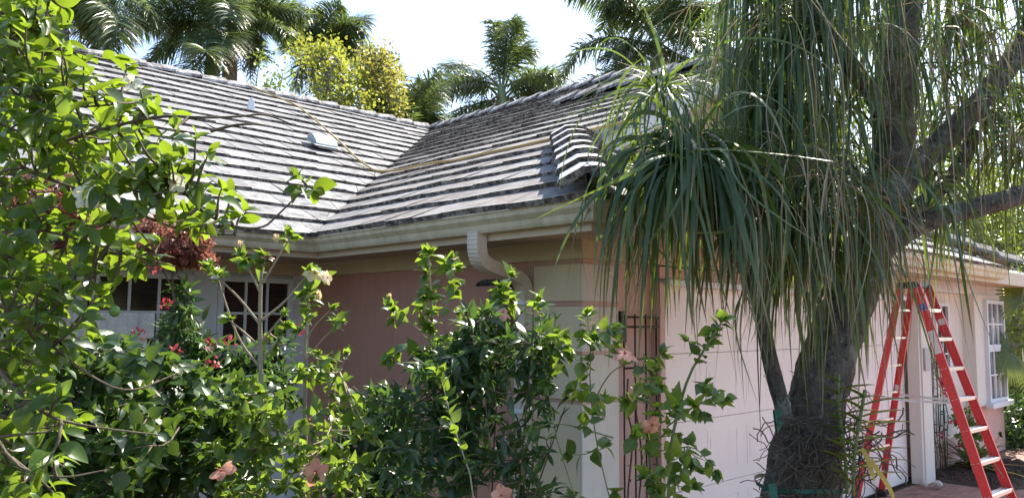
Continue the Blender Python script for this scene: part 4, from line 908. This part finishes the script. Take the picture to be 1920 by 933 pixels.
for (tx, ty, dd) in ((1895, 660, 0), (1920, 560, .2), (1960, 700, 0), (1975, 600, .3)):
    c = P(tx, ty, 11.4+dd); m = MB(); m.tube(curve(fp, c, .1, 5), .012, 5); ro = m.build('leaf_stalk', MT['green_stem'], rt)
    ax = (c-fp).normalized(); n_ = Vector((0, -1, .3)); s_ = ax.cross(n_).normalized(); paths = []; wd = []; sides = []; tt = []
    for i in range(34):
        a = lerp(-2.2, 2.2, i/33); d = ax*cos(a)+s_*sin(a)+Vector((0, 0, -.1)); pts = [c]
        for j in range(5): d = (d+Vector((0, -.02, -.16))).normalized(); pts.append(pts[-1]+d*.10)
        paths.append([tuple(p) for p in pts]); wd.append([.006, .018, .022, .018, .01, .002]); sides.append(tuple(s_*cos(a)-ax*sin(a))); tt.append(rnd.uniform(.5, 1))
    ribbons('leaf_fan', paths, wd, sides, tt, MT['orchid'], ro)

# ---- ponytail palm: leaning trunks and clumps of hanging strap leaves
pb = P(1498, 933, 4.6); pb.z = 0
pp = empty('ponytail_palm', pb, 'big ponytail palm with leaning grey trunk and curtains of hanging strap leaves', 'palm tree')
def limb(name, pts, rad, parent=pp, n=44):
    q = smooth(pts, it=4); k = len(q); xs = np.linspace(0, 1, k); rr = np.interp(xs, np.linspace(0, 1, len(rad)), rad)
    m = MB(); vs = []; u = None
    for i, p in enumerate(q):
        d = (q[min(i+1, k-1)]-q[max(i-1, 0)]).normalized()
        u = d.orthogonal().normalized() if u is None else (u-d*u.dot(d)).normalized()
        w2 = d.cross(u)
        for j in range(n):
            a = 2*pi*j/n; o = u*cos(a)+w2*sin(a); r = rr[i]; s1 = p+o*r
            h = noise.noise(s1*4)*.16+noise.noise(Vector((s1.x*16, s1.y*16, s1.z*5)))*.10+abs(noise.noise(Vector((s1.x*34, s1.y*34, s1.z*13))))*.09+abs(noise.noise(Vector((s1.x*9, s1.y*9, s1.z*60))))*.03
            vs.append(p+o*(r*(1+h*min(1, .12/r if r > .12 else 1))))
    m.add(vs, [(i*n+j, i*n+(j+1) % n, (i+1)*n+(j+1) % n, (i+1)*n+j) for i in range(k-1) for j in range(n)], 0, True)
    return m.build(name, MT['bark'], parent)
limb('trunk', [pb, P(1496, 1050, 4.6), P(1500, 933, 4.6), P(1512, 860, 4.6), P(1530, 740, 4.62), P(1570, 620, 4.65), P(1605, 540, 4.68), P(1640, 440, 4.7), P(1668, 330, 4.72), P(1682, 180, 4.75), P(1690, 40, 4.8), P(1700, -120, 4.9)],
     [.34, .25, .225, .205, .160, .140, .130, .125, .12, .105, .095, .08])
limb('limb', [P(1500, 900, 4.55), P(1475, 790, 4.5), P(1450, 700, 4.48), P(1436, 640, 4.45), P(1425, 560, 4.4), P(1380, 470, 4.3), P(1320, 390, 4.15), P(1285, 320, 4.05)], [.08, .05, .040, .040, .038, .036, .033])
limb('limb', [P(1645, 470, 4.7), P(1700, 430, 4.65), P(1760, 405, 4.6), P(1850, 385, 4.6), P(1960, 350, 4.7)], [.085, .07, .058, .055, .05])
limb('limb', [P(1655, 400, 4.75), P(1700, 330, 4.9), P(1770, 260, 5.0), P(1840, 190, 5.0), P(1900, 110, 5.1), P(1960, 20, 5.2)], [.09, .08, .075, .07, .065, .06])
limb('limb', [P(1680, 440, 4.9), P(1740, 370, 5.1), P(1790, 330, 5.2), P(1830, 250, 5.3)], [.06, .055, .05, .04])
limb('limb', [P(1675, 250, 4.7), P(1620, 150, 4.5), P(1540, 60, 4.4), P(1480, -40, 4.3)], [.07, .05, .045, .04])
RZ = np.random.default_rng(21)
def clump(c, n, L, width=.011, up=.55, mat='strap', name='leaf_clump', grav=.42, bias=(0, 0, 0), tint=(0, 1), Lv=.3, spread=.05, wobv=.06):
    S_ = 15; d = RZ.normal(size=(n, 3)); d[:, 2] = np.abs(d[:, 2])*up*1.5+RZ.normal(0, .25, n); d += np.array(bias); d /= np.linalg.norm(d, axis=1)[:, None]
    p = np.array(c)[None]+d*spread*RZ.random((n, 1)); LL = L*(1+RZ.normal(0, Lv, n)).clip(.4, 1.5); out = [p]; g = grav*RZ.uniform(.5, 1.5, n)[:, None]
    wq = wobv*RZ.choice([.6, 1, 2.2], (n, 1), p=[.5, .35, .15]); wob = RZ.normal(0, 1, (n, 3))*wq; wob2 = RZ.normal(0, 1, (n, 3))*wq*1.3
    side = np.cross(d, [0, 0, 1.0])+RZ.normal(0, .3, (n, 3))
    for j in range(S_):
        d = d+np.array([0, 0, -1.0])*g*(.55+.06*j)+(wob*.6 if j < 7 else wob2); d /= np.linalg.norm(d, axis=1)[:, None]; p = p+d*(LL/S_)[:, None]; out.append(p)
    paths = np.stack(out, 1); prof = np.interp(np.linspace(0, 1, S_+1), [0, .08, .5, .8, 1], [.9, 1, .85, .5, .05])
    n = len(p); w_ = width*RZ.uniform(.6, 1.2, (n, 1))*prof[None]
    return ribbons(name, paths, w_, side, RZ.uniform(*tint, n), MT[mat], pp, .3)
# (px, py, depth, leaves, length, width, up)
for (x, y, dpt, n, L, wd, up, gr) in (
    (1285, 320, 4.0, 170, .82, .016, .62, .36), (1232, 172, 4.15, 90, .72, .007, .35, .30), (1290, 270, 4.1, 110, .85, .012, .4, .42),
    (1400, 330, 4.25, 65, .9, .009, .4, .36), (1460, 400, 4.25, 85, .75, .012, .45, .32), (1455, 30, 4.7, 70, 1.2, .008, .3, .8), (1450, -120, 4.4, 100, 1.45, .008, .3, 1.0),
    (1530, -120, 4.5, 100, 1.3, .008, .3, .9), (1540, 300, 4.9, 100, .9, .009, .4, .36), (1620, -150, 4.5, 80, 1.1, .009, .4, .5),
    (1720, -150, 5.2, 150, 1.1, .009, .4, .45), (1800, -100, 5.3, 140, 1.1, .009, .4, .45), (1890, -80, 5.2, 80, .95, .009, .4, .45), (1970, 20, 5.2, 80, 1.0, .009, .4, .45),
    (1830, 220, 5.5, 110, .9, .009, .4, .40), (1970, 250, 5.0, 130, 1.0, .009, .4, .40), (1720, 330, 5.2, 90, .7, .011, .5, .34), (1590, 420, 4.95, 80, .8, .010, .3, .36), (1740, 390, 4.4, 22, .8, .012, .5, .34), (1500, 180, 5.0, 80, 1.0, .009, .4, .42), (1430, 230, 4.9, 110, .9, .008, .3, .8), (1400, -40, 4.8, 85, 1.2, .008, .15, 1.0), (1370, 120, 4.9, 60, .9, .008, .15, 1.0), (1625, -60, 4.35, 36, .9, .008, .3, .9), (1590, 200, 4.35, 24, .75, .009, .4, .42), (1490, 60, 4.4, 75, 1.1, .009, .3, .9), (1540, 400, 4.3, 30, .75, .010, .2, .6), (1650, 330, 4.3, 24, .95, .008, .3, .8), (1560, 330, 4.25, 36, .9, .008, .3, .7), (1480, 480, 4.25, 40, .75, .008, .3, .6), (1650, 60, 5.3, 70, 1.1, .009, .3, .8), (1800, 40, 5.6, 70, 1.0, .009, .3, .8), (1880, 160, 5.6, 70, .9, .009, .3, .8), (1720, 120, 4.5, 20, .8, .008, .4, .42), (1440, 180, 4.5, 100, .95, .009, .3, .8), (1780, 140, 4.7, 26, .85, .008, .4, .42), (1560, 470, 4.35, 36, .6, .012, .3, .34)):
    clump(P(x, y, dpt), n, L, wd, up, grav=gr)
for (x, y, dpt, n, L) in ((1440, 20, 4.2, 34, 1.3), (1600, 60, 4.2, 40, 1.3), (1690, 60, 4.5, 26, 1.2), (1560, 360, 4.2, 50, .95), (1760, 60, 4.8, 34, 1.1), (1860, 100, 4.8, 40, 1.2), (1380, 380, 4.0, 24, .8), (1480, 300, 4.1, 40, 1.0), (1900, 260, 4.8, 30, 1.0), (1620, 420, 4.25, 34, .8)):
    clump(P(x, y, dpt), n, L, .0038, .35, 'dry', 'dry_leaves', .6, Lv=.35, spread=.22, wobv=.10)
# orchid strapped to the trunk
oc = P(1600, 900, 4.25); orc = empty('orchid', oc, 'strap-leaved orchid with tangled roots tied to the lower trunk', 'orchid')
om = MB(); st1 = curve(P(1588, 925, 4.25), P(1572, 700, 4.3), 0, 8, .03); st2 = curve(P(1600, 930, 4.2), P(1622, 730, 4.2), 0, 8, .03); om.tube(st1, .009, 6); om.build('stem', MT['green_stem'], orc)
om = MB(); om.tube(st2, .009, 6); om.build('stem', MT['green_stem'], orc)
paths = []; wd = []; sd2 = []; tt = []
for st_ in (st1, st2):
    for i in range(15):
        t = .12+.85*i/15; k = min(int(t*8), 7); p = st_[k].lerp(st_[k+1], t*8-k); sg = 1 if i % 2 else -1
        d = Vector((sg*1.0+(.25), -.12, .62)).normalized(); L_ = (.26 if sg > 0 else .15)*rnd.uniform(.7, 1.15); pts = [p]
        for j in range(6): d = (d+Vector((0, 0, -.09))).normalized(); pts.append(pts[-1]+d*L_/6)
        paths.append([tuple(v) for v in pts]); wd.append([.014, .019, .019, .018, .015, .010, .003]); sd2.append((0, -1, .35)); tt.append(rnd.random())
ribbons('leaves', paths, wd, sd2, tt, MT['orchid'], orc, .45)
om = MB()
for i in range(150):
    p = P(rnd.uniform(1470, 1620), rnd.uniform(780, 940), rnd.uniform(4.3, 4.4)); d = rv(); d.y *= .3; pts = [p]
    for j in range(9):
        d = (d+rv()*.7+Vector((0, 0, -.08))).normalized(); d.y *= .5; pts.append(pts[-1]+d*.04)
    om.tube(pts, rnd.uniform(.002, .0045), 4, cap=False)
om.build('roots', MT['root'], orc)
paths = []; wd = []; sd2 = []; tt = []
for (a, b_) in (((1632, 860), (1678, 945)), ((1615, 840), (1640, 900))):
    q = curve(P(*a, 4.15), P(*b_, 4.1), .05, 6); paths.append([tuple(v) for v in q]); wd.append([.012]*5+[.01, .003]); sd2.append((1, 0, .4)); tt.append(.5)
yo = ribbons('yellow_leaf', paths, wd, sd2, tt, MT['bromy'], orc, .3)
for nm, z_, x0, x1 in (('tie', 885, 1430, 1580), ('tie', 905, 1440, 1570)):
    pass
def tie(x, y, w0, h0, label):
    c = P(x, y, 4.33); m = MB(); pts = []
    ce = P(1503, y, 4.6)
    for i in range(17):
        a = 2*pi*i/16; pts.append(ce+Vector((cos(a)*.262, sin(a)*.262, .01*sin(3*a))))
    vs = []
    for p in pts: vs += [p-Z*h0, p+Z*h0]
    m.add(vs, [(2*i, 2*i+2, 2*i+3, 2*i+1) for i in range(16)], 0, True)
    m.add([c+Vector((-.02, -.02, 0)), c+Vector((.025, -.02, .005)), c+Vector((.035, -.03, -.16)), c+Vector((.0, -.03, -.2))], [(0, 1, 2, 3)])
    return tag(m.build('plastic_tie', MT['green_tie'], loc=tuple(ce)), label, 'tie')
tie(1445, 905, .26, .012, 'green plastic tape tied round the base of the leaning trunk')
m = MB(); c = P(1452, 770, 4.36); m.add([c, c+Vector((.03, -.01, .02)), c+Vector((.04, -.01, -.07)), c+Vector((.012, -.01, -.12)), c+Vector((0, .03, 0)), c+Vector((.03, .03, .02)), c+Vector((.04, .03, -.07)), c+Vector((.012, .03, -.12))], [(0, 1, 2, 3), (7, 6, 5, 4), (0, 4, 5, 1), (2, 6, 7, 3), (1, 5, 6, 2)])
tag(m.build('plastic_tie', MT['green_tie'], loc=tuple(c)), 'green plastic strip caught in the fork of the side trunk', 'tie')

# ================================================================ THE LADDER
lx = Vector((4.14, 8.01, 0)); th = -.854; o_ = Vector((cos(th), sin(th), 0)); w_ = Vector((-sin(th), cos(th), 0)); H_ = 2.269
ld = empty('stepladder', lx, 'tall red fibreglass stepladder standing open in front of the garage', 'ladder')
def rail(sg, sp, wv, name='rail'):
    top = lx+Z*(H_-.03)+o_*sg*.075+w_*wv*.15; bot = lx+Z*.03+o_*sg*sp+w_*wv*.304; d = (bot-top).normalized(); pr = w_*1.0
    f = d.cross(pr).normalized(); m = MB(); W2 = .042 if sg > 0 else .033; T2 = .0035
    m.bar(top, bot, f*W2, pr*T2)                                   # web
    for s2 in (-1, 1): m.bar(top+f*s2*(W2-T2)-pr*wv*.012, bot+f*s2*(W2-T2)-pr*wv*.012, pr*.0085, f*T2)
    o = m.build(name, MT['red'], ld, bevel=.0015)
    m = MB(); m.bar(bot-Z*.04, bot+Z*.0-Z*.03, f*.05, pr*.022); m.box(bot-Z*.03-f*.05-pr*.022, f*.1, pr*.044, Z*.07); m.build('foot', MT['blackp'], o, bevel=.004)
    return top, bot, o, f
FR = {}
for k, (sg, sp, wv) in dict(rn=(-1, .539, -1), rf=(-1, .539, 1), fn=(1, .758, -1), ff=(1, .758, 1)).items(): FR[k] = rail(sg, sp, wv)
def at_z(k, z):
    t, b_, _, f = FR[k]; return t.lerp(b_, (t.z-z)/(t.z-b_.z))
for i in range(7):
    z = .285*(i+1); p, q = at_z('fn', z), at_z('ff', z); m = MB()
    m.box(p-o_*.045+w_*.004-Z*.002, (q-p)-w_*.008, o_*.09, Z*.004); m.box(p-o_*.045+w_*.004-Z*.03, (q-p)-w_*.008, o_*.003, Z*.028); m.box(p+o_*.042+w_*.004-Z*.03, (q-p)-w_*.008, o_*.003, Z*.028)
    for r_ in range(6): m.box(p-o_*(.036-.0145*r_)+w_*.004+Z*.002, (q-p)-w_*.008, o_*.004, Z*.002)
    m.build('step', MT['alu'], ld)
    p, q = at_z('rn', z), at_z('rf', z); m = MB()
    m.box(p-o_*.022+w_*.004-Z*.002, (q-p)-w_*.008, o_*.044, Z*.003); m.box(p+o_*.02+w_*.004-Z*.02, (q-p)-w_*.008, o_*.002, Z*.018); m.build('rear_step', MT['alu'], ld)
for k in ('fn', 'ff'):
    for z in (.285, .57):
        p = at_z(k, z); c = at_z('fn', z).lerp(at_z('ff', z), .5); m = MB(); q = p.lerp(c, .35)+Z*-.02; e = at_z(k, z-.2); m.bar(q, e, o_*.006, w_*.002); m.build('brace', MT['alu'], ld)
cp = lx+Z*H_; m = MB(); m.box(cp-o_*.10-w_*.17-Z*.06, o_*.20, w_*.34, Z*.06); m.build('top_cap', MT['blackp'], ld, bevel=.012)
m = MB()
m.box(cp-o_*.03-w_*.10+Z*.001, o_*.06, w_*.20, Z*.004); m.build('cap_tray', MT['alu'], ld, bevel=.002)
z = 1.10
for k1, k2, sg in (('rn', 'fn', -1), ('rf', 'ff', 1)):
    p, q = at_z(k1, z), at_z(k2, z); mid = p.lerp(q, .48)-Z*.015
    for u, v in ((p, mid), (mid, q)):
        m = MB(); m.bar(u, v, Z*.012, w_*.002); m.build('spreader', MT['alu'], ld)
# stickers on the front rails
def sticker(k, z0, z1, mat, side=-1):
    t, b_, _, f = FR[k]; p, q = at_z(k, z0), at_z(k, z1); m = MB(); m.bar(p-w_*.0045, q-w_*.0045, f*.032, w_*.0008); m.build('sticker', MT[mat], ld)
sticker('fn', 1.78, 1.56, 'labelw'); sticker('fn', 2.05, 1.98, 'labelb'); sticker('rn', .5, .44, 'labelw'); sticker('ff', 1.9, 1.84, 'labelw'); sticker('rf', 1.2, 1.12, 'labelw')
for k in FR:
    m = MB()
    for i in range(7):
        p = at_z(k, .285*(i+1)-.012)
        for q in (-.018, .018): m.tube([p+FR[k][3]*q-w_*.0035, p+FR[k][3]*q-w_*.0075], .0055, 8)
    o = m.build('rivets', MT['alu'], FR[k][2])

# ================================================================ FLOWER BED BY THE DRIVE
b = W(7.1, -.25, .05); br = empty('bromeliad', b, 'spiky bromeliad with yellow-tipped lower leaves in the mulch bed', 'bromeliad')
def rosette(c, n, L, wdt, mat, name, parent, el=(.2, 1.2), g=.12):
    paths = []; wd = []; sd3 = []; tt = []
    for i in range(n):
        a = rnd.uniform(0, 2*pi); e = rnd.uniform(*el); d = Vector((cos(a)*cos(e), sin(a)*cos(e), sin(e))); LL = L*rnd.uniform(.7, 1.2); pts = [c]
        for j in range(8): d = (d+Vector((0, 0, -g))).normalized(); q = pts[-1]+d*LL/8; q.z = max(q.z, .05); pts.append(q)
        paths.append([tuple(v) for v in pts]); wd.append([wdt*k for k in (.8, 1, 1, 1, .95, .85, .7, .45, .05)]); sd3.append((-sin(a), cos(a), 0)); tt.append(rnd.random())
    return ribbons(name, paths, wd, sd3, tt, MT[mat], parent, .3)
rosette(b, 34, .62, .022, 'brom', 'leaves', br); rosette(b, 7, .7, .02, 'bromy', 'yellow_leaves', br, (-.1, .5), .05)
b2 = W(7.45, -.15, 0)
sp_ = shrub('bedding_plant', 'small leafy bedding plant with pink blooms behind the bromeliad', 'plant', b2, [[b2, b2+Vector((.05, 0, .3)), b2+Vector((.02, 0, .5))], [b2, b2+Vector((.2, -.1, .3)), b2+Vector((.3, -.1, .42))]], 'hib', T_OVATE, .05,
      [([(1778, 765), (1822, 762), (1850, 800), (1855, 860), (1800, 850)], 9.8, 10.3, 70, {})], dress=HB)
for x, y in ((1790, 790), (1800, 835), (1765, 817), (1773, 735)):
    c = P(x, y, 9.9); f = Leaves()
    for k in range(16): f.add(c+rv()*.03, rv(), rv(), .05, rnd.random())
    f.build('flower', MT['pinkp'], sp_)
cr = empty('climbing_rose', W(6.7, -.02, .05), 'thorny climbing rose with few leaves on the iron trellis behind the ladder', 'rose')
m = MB(); L = Leaves(); F2 = Leaves()
for i in range(5):
    a = 6.5+.11*i; q = [W(a+.05*sin(j*1.3+i), -.01-.02*(j % 2), .05+.2*j) for j in range(9)]; q = smooth(q, it=1); m.tube(q, .006, 5)
    leaf_dress(L, q, .045, start=.1, gap=.05, tilt=.2, tint=(.1, .7))
for x, y in ((1765, 717), (1768, 723)):
    c = P(x, y, 9.7)
    for k in range(16): F2.add(c+rv()*.025, rv(), rv(), .05, rnd.random())
m.build('canes', MT['root'], cr); L.build('leaves', MT['ixora'], cr, T_OVATE); F2.build('bloom', MT['pinkp'], cr)
cr = empty('climbing_rose', W(.6, -.04, .05), 'bare twining rose canes on the trellis left of the garage door', 'rose')
m = MB(); L = Leaves()
for i in range(4):
    a = .45+.11*i; q = smooth([W(a+.04*sin(j*1.7+i), -.035-.015*(j % 2), .05+.2*j) for j in range(8)], it=1); m.tube(q, .007, 5); leaf_dress(L, q, .04, start=.2, gap=.09, tilt=.2, tint=(0, .5))
m.build('canes', MT['root'], cr); L.build('leaves', MT['bush'], cr, T_LANCE)
for i, (x, y) in enumerate(((1759, 905), (1733, 914))):
    c = P(x, y, 9.0); c.z = .05; m = MB(); n = 7; m.tube([c+Z*(.04*cos(pi*j/n)) for j in range(n+1)], [max(.002, (.05-.012*i)*sin(pi*j/n)) for j in range(n+1)], 9, cap=False, wob=.6)
    tag(m.build('stone', MT['concrete'], loc=tuple(c)), ['larger pale stone lying on the mulch bed', 'smaller pale stone at the near edge of the mulch bed'][i], 'stone')
